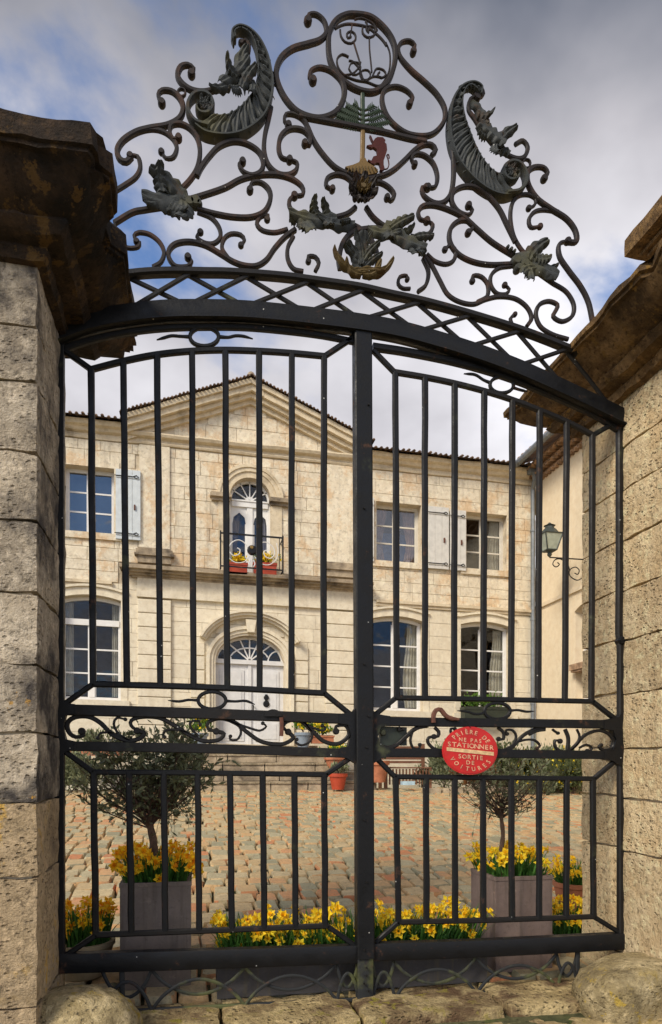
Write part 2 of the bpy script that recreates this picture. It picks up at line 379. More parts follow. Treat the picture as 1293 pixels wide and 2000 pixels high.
M['lampframe'] = plain('grey_green_lamp_iron', (.045, .055, .05), .5)
M['joint'] = stone('mossy_joint', (.075, .075, .035), (.125, .12, .06), (.05, .06, .025), (.08, .11, .025), var=0, bumpd=.02, lich_lo=.5)
def pottery(name, col, dirt):
    m, nt, b = newmat(name); q = NB(nt)
    f = q.noise(5, 6, .65); s_ = q.noise(1, 5, .65, vec=q.scaled((22, 22, 1.6))); g_ = q.noise(60, 3, .6)
    c = q.mix(q.ramp(f, .3, .7), tuple(x*.82 for x in col), tuple(x*1.18 for x in col))
    c = q.mix(q.ramp(s_, .50, .68, 0, .5), c, dirt); c = q.mix(q.ramp(q.noise(9, 6, .7, off=(2, 2, 2)), .60, .68, 0, .5), c, tuple(x*1.7 for x in col))
    c = q.mix(q.ramp(g_, .3, .42, .4, 0), c, dirt)
    q.set(b.inputs['Base Color'], c); b.inputs['Roughness'].default_value = .8; q.bump(q.math('ADD', f, g_), .4, .004, b); return m
M['greypot'] = pottery('taupe_fibre_cement', (.19, .155, .135), (.08, .07, .055))
M['purplepot'] = pottery('mauve_fibre_cement', (.185, .135, .118), (.08, .062, .05))
M['darkpot'] = pottery('charcoal_fibre_cement', (.06, .056, .058), (.10, .085, .05))
def leafmat(name, a, b2, rough=.5, trans=.25, rn=True):
    m, nt, b = newmat(name); q = NB(nt); r = q.rnd() if rn else q.noise(6)
    q.set(b.inputs['Base Color'], q.mix(r, a, b2)); b.inputs['Roughness'].default_value = rough
    b.inputs['Specular IOR Level'].default_value = .3
    t = q.n('ShaderNodeBsdfTranslucent'); q.set(t.inputs[0], q.mix(r, a, b2))
    x = q.n('ShaderNodeMixShader'); x.inputs[0].default_value = trans
    nt.links.new(b.outputs[0], x.inputs[1]); nt.links.new(t.outputs[0], x.inputs[2])
    nt.links.new(x.outputs[0], nt.nodes['Material Output'].inputs[0]); return m
M['olive'] = leafmat('olive_leaf', (.10, .12, .06), (.32, .35, .21))
M['bluegreen'] = leafmat('shrub_leaf', (.045, .065, .025), (.13, .15, .06))
M['redleaf'] = leafmat('russet_leaf', (.16, .05, .02), (.24, .12, .04))
M['green'] = leafmat('daffodil_leaf', (.035, .11, .022), (.10, .25, .045))
M['brightgreen'] = leafmat('bright_green_leaf', (.07, .17, .02), (.16, .28, .05))
M['petal'] = leafmat('yellow_petal', (.92, .60, .015), (.98, .80, .05), trans=.25)
M['petal_o'] = leafmat('deep_yellow_petal', (.98, .55, .01), (1.0, .70, .03), trans=.2)
M['trumpet'] = leafmat('orange_trumpet', (.90, .36, .008), (.95, .48, .01), trans=.25)
M['blue_backing'] = plain('blue_backing_sheet', (.05, .12, .30), .9, var=.2)  # plain blue for the sheets added behind some panes to turn them blue
M['bark'] = plain('olive_bark', (.13, .080, .055), .9, var=.3, scale=20, bump=.01)
M['twig'] = plain('twig_bark', (.085, .052, .04), .9, var=.3, scale=20)

# ------------------------------------------------------------ ground
def rough_block(mb, b, amp=.012, step=.055, seed=0, rnd=.022, nfreq=5.0):
    """stone block: gridded box, edges rounded, faces weathered"""
    x0, x1, y0, y1, z0, z1 = b
    n = [max(2, min(14, int((q1-q0)/step))) for q0, q1 in ((x0,x1),(y0,y1),(z0,z1))]
    lo = (x0, y0, z0); hi = (x1, y1, z1); c = Vector(((x0+x1)/2, (y0+y1)/2, (z0+z1)/2)); h = Vector(((x1-x0)/2, (y1-y0)/2, (z1-z0)/2))
    idx = {}; vs = []; fs = []
    def vert(i, j, k):
        key = (i, j, k)
        if key in idx: return idx[key]
        p = Vector(tuple(lo[a] + (hi[a]-lo[a])*key[a]/n[a] for a in range(3)))
        d = p - c
        q = Vector(tuple(max(-h[a]+rnd, min(h[a]-rnd, d[a])) for a in range(3)))
        e = d - q
        if e.length > 1e-6: e = e.normalized() * rnd
        p = c + q + e
        nn = noise.noise_vector(p*nfreq + Vector((seed*3.1, seed, 0))) * amp + noise.noise_vector(p*nfreq*3.1 + Vector((0, seed, 0))) * amp * .45
        idx[key] = len(vs); vs.append(tuple(p + nn)); return idx[key]
    for a in range(3):
        u, w = (a+1) % 3, (a+2) % 3
        for side in (0, n[a]):
            for i in range(n[u]):
                for j in range(n[w]):
                    def K(ii, jj):
                        t = [0, 0, 0]; t[a] = side; t[u] = ii; t[w] = jj; return vert(*t)
                    f = (K(i, j), K(i+1, j), K(i+1, j+1), K(i, j+1))
                    fs.append(f if side else f[::-1])
    mb.add(vs, fs)

m = MB(); m.box(-120, 120, -120, 120, -3.2, -3.0)
land = m.build('ground', M['street']); tag(land, 'bare ground reaching to the horizon', kind='structure')
m = MB(); m.box(-30, 30, -40, -.40, -.5, -.135)
street = m.build('street', M['street']); tag(street, 'mossy stone street in front of the gate', kind='structure')
m = MB()
m.add([(-7, -.40, -.6), (12, -.40, -.6), (12, -.40, G0-.05), (-7, -.40, G0-.05), (-7, 0, G0-.05), (12, 0, G0-.05),
       (-7, 9.6, zg(9.6)-.05), (12, 9.6, zg(9.6)-.05), (-7, 20, zg(9.6)-.05), (12, 20, zg(9.6)-.05)],
      [(0,1,2,3), (3,2,5,4), (4,5,7,6), (6,7,9,8)])
court = m.build('courtyard', M['joint']); tag(court, 'courtyard of worn pink and grey setts sloping up to the house', kind='structure')
# setts: rows parallel to the gate
def sett(w, d, seed):
    rr = random.Random(seed); mb = MB(); x, y = w/2, d/2; t = .022
    j = lambda a: a + rr.uniform(-.009, .009)
    A = [(-x,-y+.02),(-x+.022,-y),(x-.022,-y),(x,-y+.02),(x,y-.02),(x-.022,y),(-x+.022,y),(-x,y-.02)]
    A = [(j(a), j(b)) for a, b in A]
    top = [(a*.88, b*.92, t + rr.uniform(-.004, .004)) for a, b in A]; mid = [(a, b, .0) for a, b in A]; bot = [(a, b, -.05) for a, b in A]
    mb.add(bot + mid + top, [tuple(range(16, 24))] + [(i, (i+1) % 8, 8+(i+1) % 8, 8+i) for i in range(8)] + [(8+i, 8+(i+1) % 8, 16+(i+1) % 8, 16+i) for i in range(8)])
    return mb
WS = [.12, .14, .16, .18]; DS = [.215, .228, .24]
SETT = {(a, b): sett(WS[a], DS[b], a*7+b) for a in range(4) for b in range(3)}
SETM = {k: v.mesh('cobblestone', M['cobble'], True) for k, v in SETT.items()}
rc = random.Random(3); rowsY = []; Y = .12
cand = []
while Y < 9.45:
    X = -3.6 + rc.uniform(-.2, 0)
    while X < 8.2:
        a = rc.randrange(4); w = WS[a]; b = rc.randrange(3)
        cand.append((X + w/2, Y + .135, a, b, rc.uniform(-.007, .007), rc.uniform(-.035, .035), rc.uniform(-.035, .035), rc.uniform(-.012, .012)))
        X += w + rc.uniform(.010, .024)
    Y += .252
def seen(c):
    x = c[0]; y = c[1] + DIST; d = x*SE + y*CE; r = x*CE - y*SE
    px = 646.5 + FPX*r/d
    return (380 < px < 690 or 740 < px < 915 or 128 < px < 232) and c[1] > .75
vis = sorted([c for c in cand if seen(c)], key=lambda c: c[1])[:300]
visk = set((c[0], c[1]) for c in vis)
ang = math.atan(GS)
rest = MB()
for c in cand:
    x, y, a, b, dz, tx, ty, yy = c
    if (x, y) in visk:
        o = inst('cobblestone', SETM[(a, b)], (x, y + yy, zg(y) - .015 + dz), None, (ang + tx, ty, tx*.8)); o.parent = court
    else:
        mt = Matrix.Translation((x, y + yy, zg(y) - .015 + dz)) @ Matrix.Rotation(ang + tx, 4, 'X') @ Matrix.Rotation(ty, 4, 'Y')
        sm = SETT[(a, b)]; rest.add([tuple(mt @ Vector(v)) for v in sm.v], sm.f)
rest.build('cobblestone', M['cobble'], court, True, kind='stuff')
# rough slabs outside, and the worn sill under the gate
sill = empty('gate_sill', (0.9, -.2, -.13), 'worn mossy stone sill running under the closed iron gate', 'threshold')
for i, (xa, xb) in enumerate(((-.62, .12), (.14, .78), (.80, 1.52), (1.54, 2.36))):
    m = MB(); rough_block(m, (xa, xb, -.30, .10, -.3, -.055), .016, .035, i, .02, 9); m.build('sill_stone', M['sill'], sill, True)
ss = random.Random(5); X = -2.6
for r_ in range(3):
    X = -2.4 + r_*.2
    while X < 3.4:
        w = ss.uniform(.22, .42); m = MB(); Yr = -.62 - r_*.31
        rough_block(m, (X, X+w-.02, Yr, Yr+.29, -.3, -.105), .018, .04, r_*30+X, .03, 9)
        o = m.build('paving_stone', M['sill'] if r_ == 0 else M['street'], None, True); o.parent = street; X += w

# ------------------------------------------------------------ gate pillars
XL, XR, XC = -.6294, 2.359, .8648
def zL(y): return onX(74, y, XL).z
def zR(y): return onX(1215, y, XR).z
capz = 3.215
left_z = [-.25] + sorted(zL(y) for y in (1968, 1714, 1567, 1432, 1298, 1158, 1018, 885, 748, 640)) + [capz]
right_z = [-.25] + sorted(zR(y) for y in (1868, 1661, 1560, 1463, 1357, 1252, 1155, 1057, 959, 876)) + [capz]
PL = empty('gate_pillar', (XL-.35, -.18, 0), 'grey lichen-stained stone pillar at the left of the gate with a black cornice', 'pillar', 'stone pillars carrying the gate')
PR = empty('gate_pillar', (XR+.35, -.05, 0), 'warm honey-coloured stone pillar at the right of the gate with a brown cornice', 'pillar', 'stone pillars carrying the gate')
def pillar(par, xin, side, zs, yf, yb, low, mat, mlow, rear_shift):
    m = MB(); xo = xin + side*.95
    m.box(min(xin+side*.03, xo-side*.02), max(xin+side*.03, xo-side*.02), yf+.03, yb-.03, -.3, capz-.02); m.build('mortar_core', M['mortar'], par)
    for i in range(len(zs)-1):
        z0, z1 = zs[i]+.003, zs[i+1]-.003
        split = .52 if i % 2 else .38
        for (a, b) in ((0, split), (split, .95)):
            xa, xb = sorted((xin + side*(a+.002), xin + side*(b-.002)))
            m = MB(); rough_block(m, (xa, xb, yf, -.004 if a == 0 else yb, z0, z1), .009, .035, i*3+a+side*9, .008, 9)
            o = m.build('stone_block', mlow if i < low else mat, par, True); recentre(o)
    zr = [zs[0]] + [z + rear_shift for z in zs[1:-1]] + [zs[-1]]
    for i in range(len(zr)-1):
        xa, xb = sorted((xin + side*.0, xin + side*.377))
        m = MB(); rough_block(m, (xa, xb, .004, yb, zr[i]+.004, zr[i+1]-.004), .008, .05, 50+i*3+side, .007, 9)
        o = m.build('stone_block', mlow if i < low-1 else mat, par, True); recentre(o)
pillar(PL, XL, -1, left_z, -.49, .134, 3, M['pillar'], M['pillar_low'], .11)
pillar(PR, XR, 1, right_z, -.52, .405, 1, M['pillar_r'], M['pillar_r'], .015)
def cornice(par, xin, side, yf, yb, mat, over_f, over_b, crown=True):
    """moulded cap: each ring is a rectangle, corners given by its own overhang"""
    rt = side > 0
    prof = [(0.0, 3.19), (.035, 3.20), (.05, 3.235), (.045, 3.25), (.11, 3.262), (.14, 3.30), (.13, 3.315), (.19, 3.34), (.245, 3.385), (.29, 3.43), (.31, 3.44), (.31, 3.455), (.325, 3.46), (.325, 3.49 if rt else 3.545), (.30, 3.50 if rt else 3.56), (.13, 3.53 if rt else 3.66), (.02, 3.55 if rt else 3.69), (-.05, 3.56 if rt else 3.70)]
    xo = side*.95 + xin
    def ring(o, z):
        f = max(0, o) / .325
        of = o if o < 0 else over_f*f; ob = o if o < 0 else over_b*f
        oc = o if o < 0 else .335*f
        return [(xin - side*of, yf - of), (xin - side*oc, yb + ob), (xo + side*of, yb + ob), (xo + side*of, yf - of)]
    N = [22, 26, 22, 26]; vs = []; fs = []; tot = sum(N)
    for o, z in prof:
        c = ring(o, z)
        for k in range(4):
            a, b = Vector(c[k]), Vector(c[(k+1) % 4])
            for j in range(N[k]):
                p = a.lerp(b, j/N[k]); v = Vector((p.x, p.y, z))
                nv = noise.noise_vector(v*4.2)*.013 + noise.noise_vector(v*15)*.010
                if z > 3.43: nv += Vector((0, 0, -.02*max(0, noise.noise(Vector((p.x*2.2, p.y*2.2, 4))))))
                if o > .28 and noise.noise(Vector((p.x*5, p.y*5, 9.))) > .42: nv += (Vector((xin + side*.4, (yf+yb)/2, z)) - v).normalized()*.06
                vs.append(tuple(v + nv))
    for i in range(len(prof)-1):
        for j in range(tot):
            f = (i*tot+j, i*tot+(j+1) % tot, (i+1)*tot+(j+1) % tot, (i+1)*tot+j); fs.append(f if side > 0 else f[::-1])
    fs.append(tuple((len(prof)-1)*tot + j for j in range(tot)))
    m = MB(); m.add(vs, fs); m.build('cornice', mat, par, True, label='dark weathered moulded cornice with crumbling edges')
    xa, xb = sorted((xin + side*(.39 if rt else .52), xo + side*.1))
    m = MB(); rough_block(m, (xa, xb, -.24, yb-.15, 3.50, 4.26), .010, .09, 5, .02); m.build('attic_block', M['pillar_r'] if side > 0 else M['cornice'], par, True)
    m = MB()
    for k, (o, z0, z1) in enumerate(((.03, 4.26, 4.28), (.06, 4.28, 4.31), (.12, 4.31, 4.42))):
        rough_block(m, (xa-o, xb+o, -.24-o, yb-.15+o, z0-.005, z1), .008, .09, 7+k, .015)
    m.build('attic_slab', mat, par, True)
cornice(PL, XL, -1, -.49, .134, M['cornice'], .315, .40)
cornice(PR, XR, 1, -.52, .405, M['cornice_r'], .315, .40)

# guard stones
def boulder(c, r, seed, mat, label, flat=.0, cut=None):
    bm = bmesh.new(); bmesh.ops.create_icosphere(bm, subdivisions=4, radius=1)
    for v in bm.verts:
        p = v.co.copy(); q = Vector((abs(p.x)**.8*math.copysign(1, p.x), abs(p.y)**.8*math.copysign(1, p.y), abs(p.z)**.72*math.copysign(1, p.z)))
        q += noise.noise_vector(p*1.3 + Vector((seed, 0, 0)))*.13 + noise.noise_vector(p*4 + Vector((0, seed, 0)))*.065 + noise.noise_vector(p*11)*.028
        if cut is not None:
            n_, d_ = cut; n_ = Vector(n_).normalized(); e = q.dot(n_) - d_
            if e > 0: q -= n_*e*.93
        v.co = Vector((q.x*r[0], q.y*r[1], q.z*r[2]))
    me = bpy.data.meshes.new('guard_stone'); bm.to_mesh(me); bm.free(); me.materials.append(mat)
    me.polygons.foreach_set('use_smooth', [True]*len(me.polygons))
    o = bpy.data.objects.new('guard_stone', me); COL.objects.link(o); o.location = c
    return tag(o, label, 'guard stone', 'guard stones at the foot of the gate pillars')
boulder((-.50, -.26, -.10), (.26, .23, .255), 2.2, M['guard'], 'rounded yellow-mossy guard stone at the foot of the left pillar')
boulder((2.27, -.30, -.10), (.35, .25, .25), 7.7, M['guard'], 'broad lichen-spotted guard stone at the foot of the right pillar', cut=((.35, -1, -.25), .55))

# ------------------------------------------------------------ the house
YF = 11.0
SHEAR[0] = .02                                       # its floors have settled towards the right
def hz(px, py): p = onY(px, py, YF); return p.z + .02*(p.x-1.15)
HOUSE = empty('stone_house', (1.15, 11, .6), 'two-storey pale stone house with a pediment across the courtyard', 'house')
HX0, HX1 = -6.2, 7.6
# openings: x0, x1, z0, z_spring, rise
W = dict(low_left=(-2.62, -1.45, 2.36, 4.37, .09), up_left=(-2.54, -1.58, 5.70, 7.02, 0), up_mid=(3.86, 4.88, 5.60, 6.88, 0), up_right=(5.93, 6.90, 5.58, 6.84, 0),
         low_mid=(3.75, 4.93, 2.36, 4.33, .09), low_right=(5.80, 6.98, 2.36, 4.33, .09), arch=(.72, 1.58, 5.10, 6.68, .43), door=(.43, 1.87, 1.55, 3.28, .54),
         far_low=(-5.2, -4.05, 2.36, 4.37, .09), far_up=(-5.1, -4.15, 5.70, 7.02, 0))
def top(w, x):
    x0, x1, z0, zs, r = w
    if r == 0: return zs
    c, h = (x0+x1)/2, (x1-x0)/2; u = max(-1, min(1, (x-c)/h))
    if r > .3: return zs + r*math.sqrt(max(0, 1-u*u))
    return zs + r*(1-u*u)
def rects_minus(rs, hole):
    out = []; hx0, hx1, hz0, hz1 = hole
    for (a, b, c, d) in rs:
        if b <= hx0 or a >= hx1 or d <= hz0 or c >= hz1: out.append((a, b, c, d)); continue
        if a < hx0: out.append((a, hx0, c, d))
        if b > hx1: out.append((hx1, b, c, d))
        lo, hi = max(a, hx0), min(b, hx1)
        if c < hz0: out.append((lo, hi, c, hz0))
        if d > hz1: out.append((lo, hi, hz1, d))
    return out
holes = [(w[0], w[1], w[2], w[3]+w[4]) for w in W.values()]
EAVE = 7.72
back = [(HX0, HX1, -.2, EAVE)]
for h in holes: back = rects_minus(back, h)
m = MB()
for (a, b, c, d) in back: m.box(a, b, YF, YF+.35, c, d)
for w in W.values():                                # spandrels over arched heads
    if w[4]:
        n = 14; xs = [w[0] + (w[1]-w[0])*i/n for i in range(n+1)]; zt = w[3]+w[4]
        for i in range(n):
            m.prism([(xs[i], top(w, xs[i])), (xs[i+1], top(w, xs[i+1])), (xs[i+1], zt+.001), (xs[i], zt+.001)], YF+.001, YF+.349)
m.prism([(-1.3, EAVE), (3.6, EAVE), (1.15, 8.72)], YF, YF+.35)
m.build('wall', M['mortar'], HOUSE)
m = MB()
m.box(HX0, HX1, 19.6, 19.9, -.2, EAVE); m.box(HX0, HX0+.3, YF+.35, 19.6, -.2, EAVE); m.box(HX1-.3, HX1, YF+.35, 19.6, -.2, EAVE)
m.box(HX0+.3, HX1-.3, YF+.36, 19.6, 4.75, 4.95); m.box(HX0+.3, HX1-.3, YF+2.2, YF+2.3, -.2, EAVE); m.box(HX0, HX1, YF+.35, 19.6, EAVE-.02, EAVE+.1)
m.build('rear_walls', M['roomback'], HOUSE)
# ashlar blocks
rb = random.Random(11); blocks = []
def course(x0, x1, z0, z1, lo, hi, mat, proud=0.0):
    x = x0 + rb.uniform(-hi, 0)
    while x < x1:
        w = rb.uniform(lo, hi); a, b = max(x, x0), min(x+w, x1); x += w
        if b - a < .06: continue
        rs = [(a, b, z0, z1)]
        for h in ex: rs = rects_minus(rs, h)
        for r_ in rs:
            if r_[1]-r_[0] > .05 and r_[3]-r_[2] > .05: blocks.append((*r_, mat, proud))
PIL = [(-1.12, -.46), (2.74, 3.40)]
ex = [(w[0]-.001, w[1]+.001, w[2]-.001, w[3]+w[4]) for w in W.values()]
exl = list(ex)
ex = ex + [(a, b, .0, 4.60) for a, b in PIL] + [(-.0, 2.3, 0, 1.5)]
z = .55
while z < 4.62:
    h = .29 if z < 4.5 else .2
    for (a, b) in ((HX0, -1.5), (-1.5, -1.12), (-.46, 2.74), (3.40, HX1)): course(a, b, z, min(z+h, 4.72), .5, .95, 'house_low')
    z += h
ex = exl
z = 5.16
while z < 7.5:
    h = rb.choice((.26, .30, .33)); z1 = min(z+h, 7.56)
    if 7.56 - z1 < .12: z1 = 7.56
    for (a, b) in ((HX0, -1.12), (-1.12, 3.40), (3.40, HX1)): course(a, b, z, z1, .35, .75, 'house')
    z = z1
for z0, z1 in ((4.74, 4.95), (4.95, 5.16)):
    for (a, b) in ((HX0, -1.5), (3.70, HX1)): course(a, b, z0, z1, .4, .8, 'house')
for z0, z1 in ((7.83, 8.12), (8.12, 8.40), (8.40, 8.62)):   # tympanum
    hw = (8.80 - z1)/.41 - .1
    course(1.15-hw, 1.15+hw, z0, z1, .4, .7, 'house')
def visx(b): return -2.75 < (b[0]+b[1])/2 < 7.6
blocks.sort(key=lambda b: (not visx(b), -(b[1]-b[0])*(b[3]-b[2])))
rest = {'house': MB(), 'house_low': MB()}
for i, (a, b, c, d, mt, pr) in enumerate(blocks):
    y0 = YF - .02 + rb.uniform(-.003, .003)
    j = [rb.uniform(-.003, .003) for _ in range(4)]
    m = MB() if i < 296 else rest[mt]
    g = .0025 if mt == 'house' else .002
    m.cblock(a+g+abs(j[0]), b-g, y0, YF, c+g, d-g-abs(j[1]), .0045 if mt == 'house' else .003)
    if i < 296: recentre(m.build('ashlar_block', M[mt], HOUSE))
for k, v in rest.items():
    if v.f: v.build('ashlar_block', M[k], HOUSE, kind='stuff')
# rusticated lower pilasters, upper pilasters with bases
for a, b in PIL:
    z = .75
    while z < 4.42:
        m = MB(); m.cblock(a, b, YF-.085, YF, z+.012, min(z+.283, 4.45), .012); recentre(m.build('rusticated_block', M['house_low'], HOUSE)); z += .283
    m = MB(); m.box(a+.03, b-.03, YF-.05, YF, 5.16, 7.56); m.build('pilaster', M['house'], HOUSE)
    m = MB(); m.box(a, b, YF-.12, YF, 5.16, 5.30); m.box(a-.06, b+.06, YF-.17, YF, 5.30, 5.345); m.box(a-.03, b+.03, YF-.14, YF, 5.345, 5.43); m.box(a+.01, b-.01, YF-.10, YF, 5.43, 5.47)
    m.build('pilaster_base', M['ledge'], HOUSE)
m = MB()                                             # flat band behind the pilaster heads
m.box(-1.14, 3.42, YF-.10, YF, 4.47, 4.60); m.box(-1.13, 3.41, YF-.06, YF, 4.60, 4.86)
m.build('frieze_band', M['house_low'], HOUSE)
m = MB()                                             # storey cornice over the door bay
for k, (o, z0, z1) in enumerate(((.08, 4.86, 4.90), (.15, 4.90, 4.94), (.25, 4.94, 4.98), (.34, 4.98, 5.04), (.31, 5.04, 5.06))):
    m.box(1.14-2.32-o*.8, 1.14+2.32+o*.8, YF-o, YF, z0, z1)
m.build('storey_cornice', M['ledge'], HOUSE, label='blackened stone cornice between the storeys')
for a, b in ((HX0, -1.62), (3.86, HX1)):
    m = MB(); m.box(a, b, YF-.06, YF, 4.62, 4.68); m.box(a, b, YF-.10, YF, 4.68, 4.74); m.build('string_course', M['trim'], HOUSE)
def swept_strip(m, x0, x1, prof, rough=0.0, seg=.2):   # horizontal moulding, profile (out, z)
    n = max(1, int((x1-x0)/seg)); vs = []; fs = []; k = len(prof)
    for i in range(n+1):
        x = x0 + (x1-x0)*i/n
        for o, z in prof:
            d = noise.noise(Vector((x*3, z*9, o*9)))*rough
            vs.append((x, YF - max(0.0, o) - d, z + d*.8))
    for i in range(n):
        for j in range(k-1): fs.append((i*k+j, i*k+j+1, (i+1)*k+j+1, (i+1)*k+j))
    fs.append(tuple(range(k-1, -1, -1))); fs.append(tuple(n*k+j for j in range(k)))
    m.add(vs, fs)
EP = [(0, 7.57), (.05, 7.575), (.06, 7.62), (.03, 7.63), (.03, 7.68), (.10, 7.71), (.13, 7.76), (.20, 7.79), (.22, 7.84), (.22, 7.88), (0, 7.88)]
for a, b in ((HX0, -1.22), (3.52, HX1)):
    m = MB(); swept_strip(m, a, b, EP, .015); m.build('eaves_cornice', M['trim'], HOUSE)
m = MB(); swept_strip(m, -1.30, 3.60, [(0, 7.57), (.05, 7.575), (.07, 7.61), (.04, 7.64), (.04, 7.68), (.13, 7.71), (.16, 7.76), (.14, 7.79), (0, 7.80)], .014)
m.build('pediment_base_cornice', M['trim'], HOUSE)
SL = .405
for s in (-1, 1):                                    # raking cornices
    m = MB()
    for (o, d0, d1) in ((.10, -.40, -.31), (.20, -.31, -.22), (.30, -.22, -.10), (.36, -.10, .0)):
        xe = 2.50; A = 9.02
        n = 10; 
        for i in range(n):
            u0, u1 = xe*i/n, xe*(i+1)/n
            p = [(1.15+s*u0, A-SL*u0+d0), (1.15+s*u1, A-SL*u1+d0), (1.15+s*u1, A-SL*u1+d1), (1.15+s*u0, A-SL*u0+d1)]
            if s < 0: p = p[::-1]
            w = noise.noise(Vector((i*1.7, o*9, s)))*.012
            m.prism([(x, z+w) for x, z in p], YF-o-w, YF+.02)
    m.build('raking_cornice', M['trim'], HOUSE)
m = MB(); m.lathe([(.11, 0), (.12, .06), (.07, .10), (.10, .15), (.06, .22), (0.02, .25)], (1.15, YF-.2, 8.98), 10); m.build('apex_stone', M['ledge'], HOUSE, True)
# roof: two slopes plus a cross gable; rows of canal tiles show at the edges
m = MB()
for xa, xb, ya in ((HX0-.2, -1.28, YF-.33), (-1.28, 3.58, YF+.4), (3.58, HX1, YF-.33)): m.face([(xa, ya, 7.90+(ya-YF+.33)*.275), (xb, ya, 7.90+(ya-YF+.33)*.275), (xb, 15.4, 9.2), (xa, 15.4, 9.2)])
m.face([(HX0-.2, 15.4, 9.2), (HX1, 15.4, 9.2), (HX1, 20.1, 7.90), (HX0-.2, 20.1, 7.90)])
m.add([(-1.45, YF-.36, 8.03), (1.15, YF-.36, 9.08), (1.15, 15, 9.08), (-1.45, 15, 8.03), (3.75, YF-.36, 8.03), (3.75, 15, 8.03)], [(0,1,2,3), (1,4,5,2)])
roof = m.build('roof', M['tile'], HOUSE)
def canal(m, p, d, r, up):                            # half-round tile from point p, direction d, radius r
    p = Vector(p); d = Vector(d); u = Vector(up); w = d.cross(u).normalized(); n = 5; vs = []
    for k in (0, 1):
        for q, rr in ((0, r), (1, r-.018)):
            for j in range(n+1):
                a = math.pi*j/n; vs.append(tuple(p + d*k + w*math.cos(a)*rr + u*math.sin(a)*rr))
    N = n+1; fs = []
    for j in range(n):
        fs += [(j, j+1, 2*N+j+1, 2*N+j), (N+j+1, N+j, 3*N+j, 3*N+j+1), (j+1, j, N+j, N+j+1), (2*N+j, 2*N+j+1, 3*N+j+1, 3*N+j)]
    m.add(vs, fs)
m = MB()
x = HX0
while x < HX1:
    if not (-1.3 < x < 3.6): canal(m, (x, YF-.42+rb.uniform(-.02, .02), 7.87+rb.uniform(-.01, .01)), (0, .5, .10), .034, (0, 0, 1))
    x += .12
m.build('roof_tile', M['tile'], HOUSE, True, kind='stuff')
m = MB()
for s in (-1, 1):
    u = 0.0
    while u < 2.6:
        canal(m, (1.15+s*u, YF-.45+rb.uniform(-.02, .02), 9.03-SL*u), (0, .6, 0), .032, (0, 0, 1)); u += .075
m.build('roof_tile', M['tile'], HOUSE, True, kind='stuff')
# arch mouldings
def arch_pts(cx, hw, zs, rise, z0, n=18, out=0.0):
    P = [(cx-hw-out, z0)]
    for i in range(n+1):
        a = math.pi*(1 - i/n); P.append((cx+(hw+out)*math.cos(a), zs+(rise+out)*math.sin(a)))
    return P + [(cx+hw+out, z0)]
m = MB()                                             # door surround
for (i0, i1, o) in ((0.0, .05, .04), (.05, .12, .07), (.12, .19, .11)):
    m.band(arch_pts(1.15, .72, 3.28, .54, 1.5, out=i0), arch_pts(1.15, .72, 3.28, .54, 1.5, out=i1), YF-o, YF+.0)
m.build('door_surround', M['house_low'], HOUSE)
m = MB()                                             # hood over the door
hd = lambda out: [p for p in arch_pts(1.15, .72, 3.42, .50, 1.5, out=out)][3:-3]
for (i0, i1, o) in ((.24, .29, .14), (.29, .34, .22), (.34, .38, .27)): m.band(hd(i0), hd(i1), YF-o, YF)
m.prism([(1.08, 3.86), (1.22, 3.86), (1.26, 4.12), (1.04, 4.12)], YF-.2, YF-.02)
m.build('door_hood', M['house_low'], HOUSE)
for s in (-1, 1):                                    # flat blocks flanking the door arch
    for z in [1.6+.29*k for k in range(7)]:
        a, b = sorted((1.15+s*.94, 1.15+s*1.22)); m = MB(); m.cblock(a, b, YF-.06, YF-.015, z+.01, z+.28, .01); recentre(m.build('rusticated_block', M['house_low'], HOUSE))
m = MB()                                             # arched window surround and imposts
for (i0, i1, o) in ((0.0, .12, .045), (.12, .20, .075), (.20, .26, .10)):
    m.band(arch_pts(1.15, .43, 6.68, .43, 6.68, out=i0)[1:-1], arch_pts(1.15, .43, 6.68, .43, 6.68, out=i1)[1:-1], YF-o, YF)
for s in (-1, 1):
    a, b = sorted((1.15+s*.43, 1.15+s*.66)); m.box(a, b, YF-.05, YF, 5.10, 6.58)
m.build('arched_surround', M['trim'], HOUSE)
for s in (-1, 1):
    m = MB(); a, b = sorted((1.15+s*.42, 1.15+s*.80)); m.box(a, b, YF-.10, YF, 6.56, 6.62); m.box(a-.03, b+.03, YF-.17, YF, 6.62, 6.68); m.box(a-.01, b+.01, YF-.13, YF, 6.68, 6.72)
    m.build('impost', M['ledge'], HOUSE)
def surround(w, mat, wd=.13, key=False):
    x0, x1, z0, zs, r = w; m = MB()
    m.box(x0-wd, x0, YF-.035, YF, z0-.12, zs); m.box(x1, x1+wd, YF-.035, YF, z0-.12, zs)
    m.box(x0-wd-.04, x1+wd+.04, YF-.07, YF+.2, z0-.13, z0-.002)
    n = 12; xs = [x0-wd + (x1-x0+2*wd)*i/n for i in range(n+1)]
    inner = [(x, max(top(w, x), zs)) for x in xs]; outer = [(x, z+wd+.03) for x, z in inner]
    m.band(inner, outer, YF-.036, YF)
    if r: m.band(outer, [(x, z+.045) for x, z in outer], YF-.085, YF)
    m.build('window_surround', mat, HOUSE)
for k in ('low_left', 'low_mid', 'low_right', 'far_low'): surround(W[k], M['house_low'])
for k in ('up_left', 'up_mid', 'up_right', 'far_up'): surround(W[k], M['house'], .10)
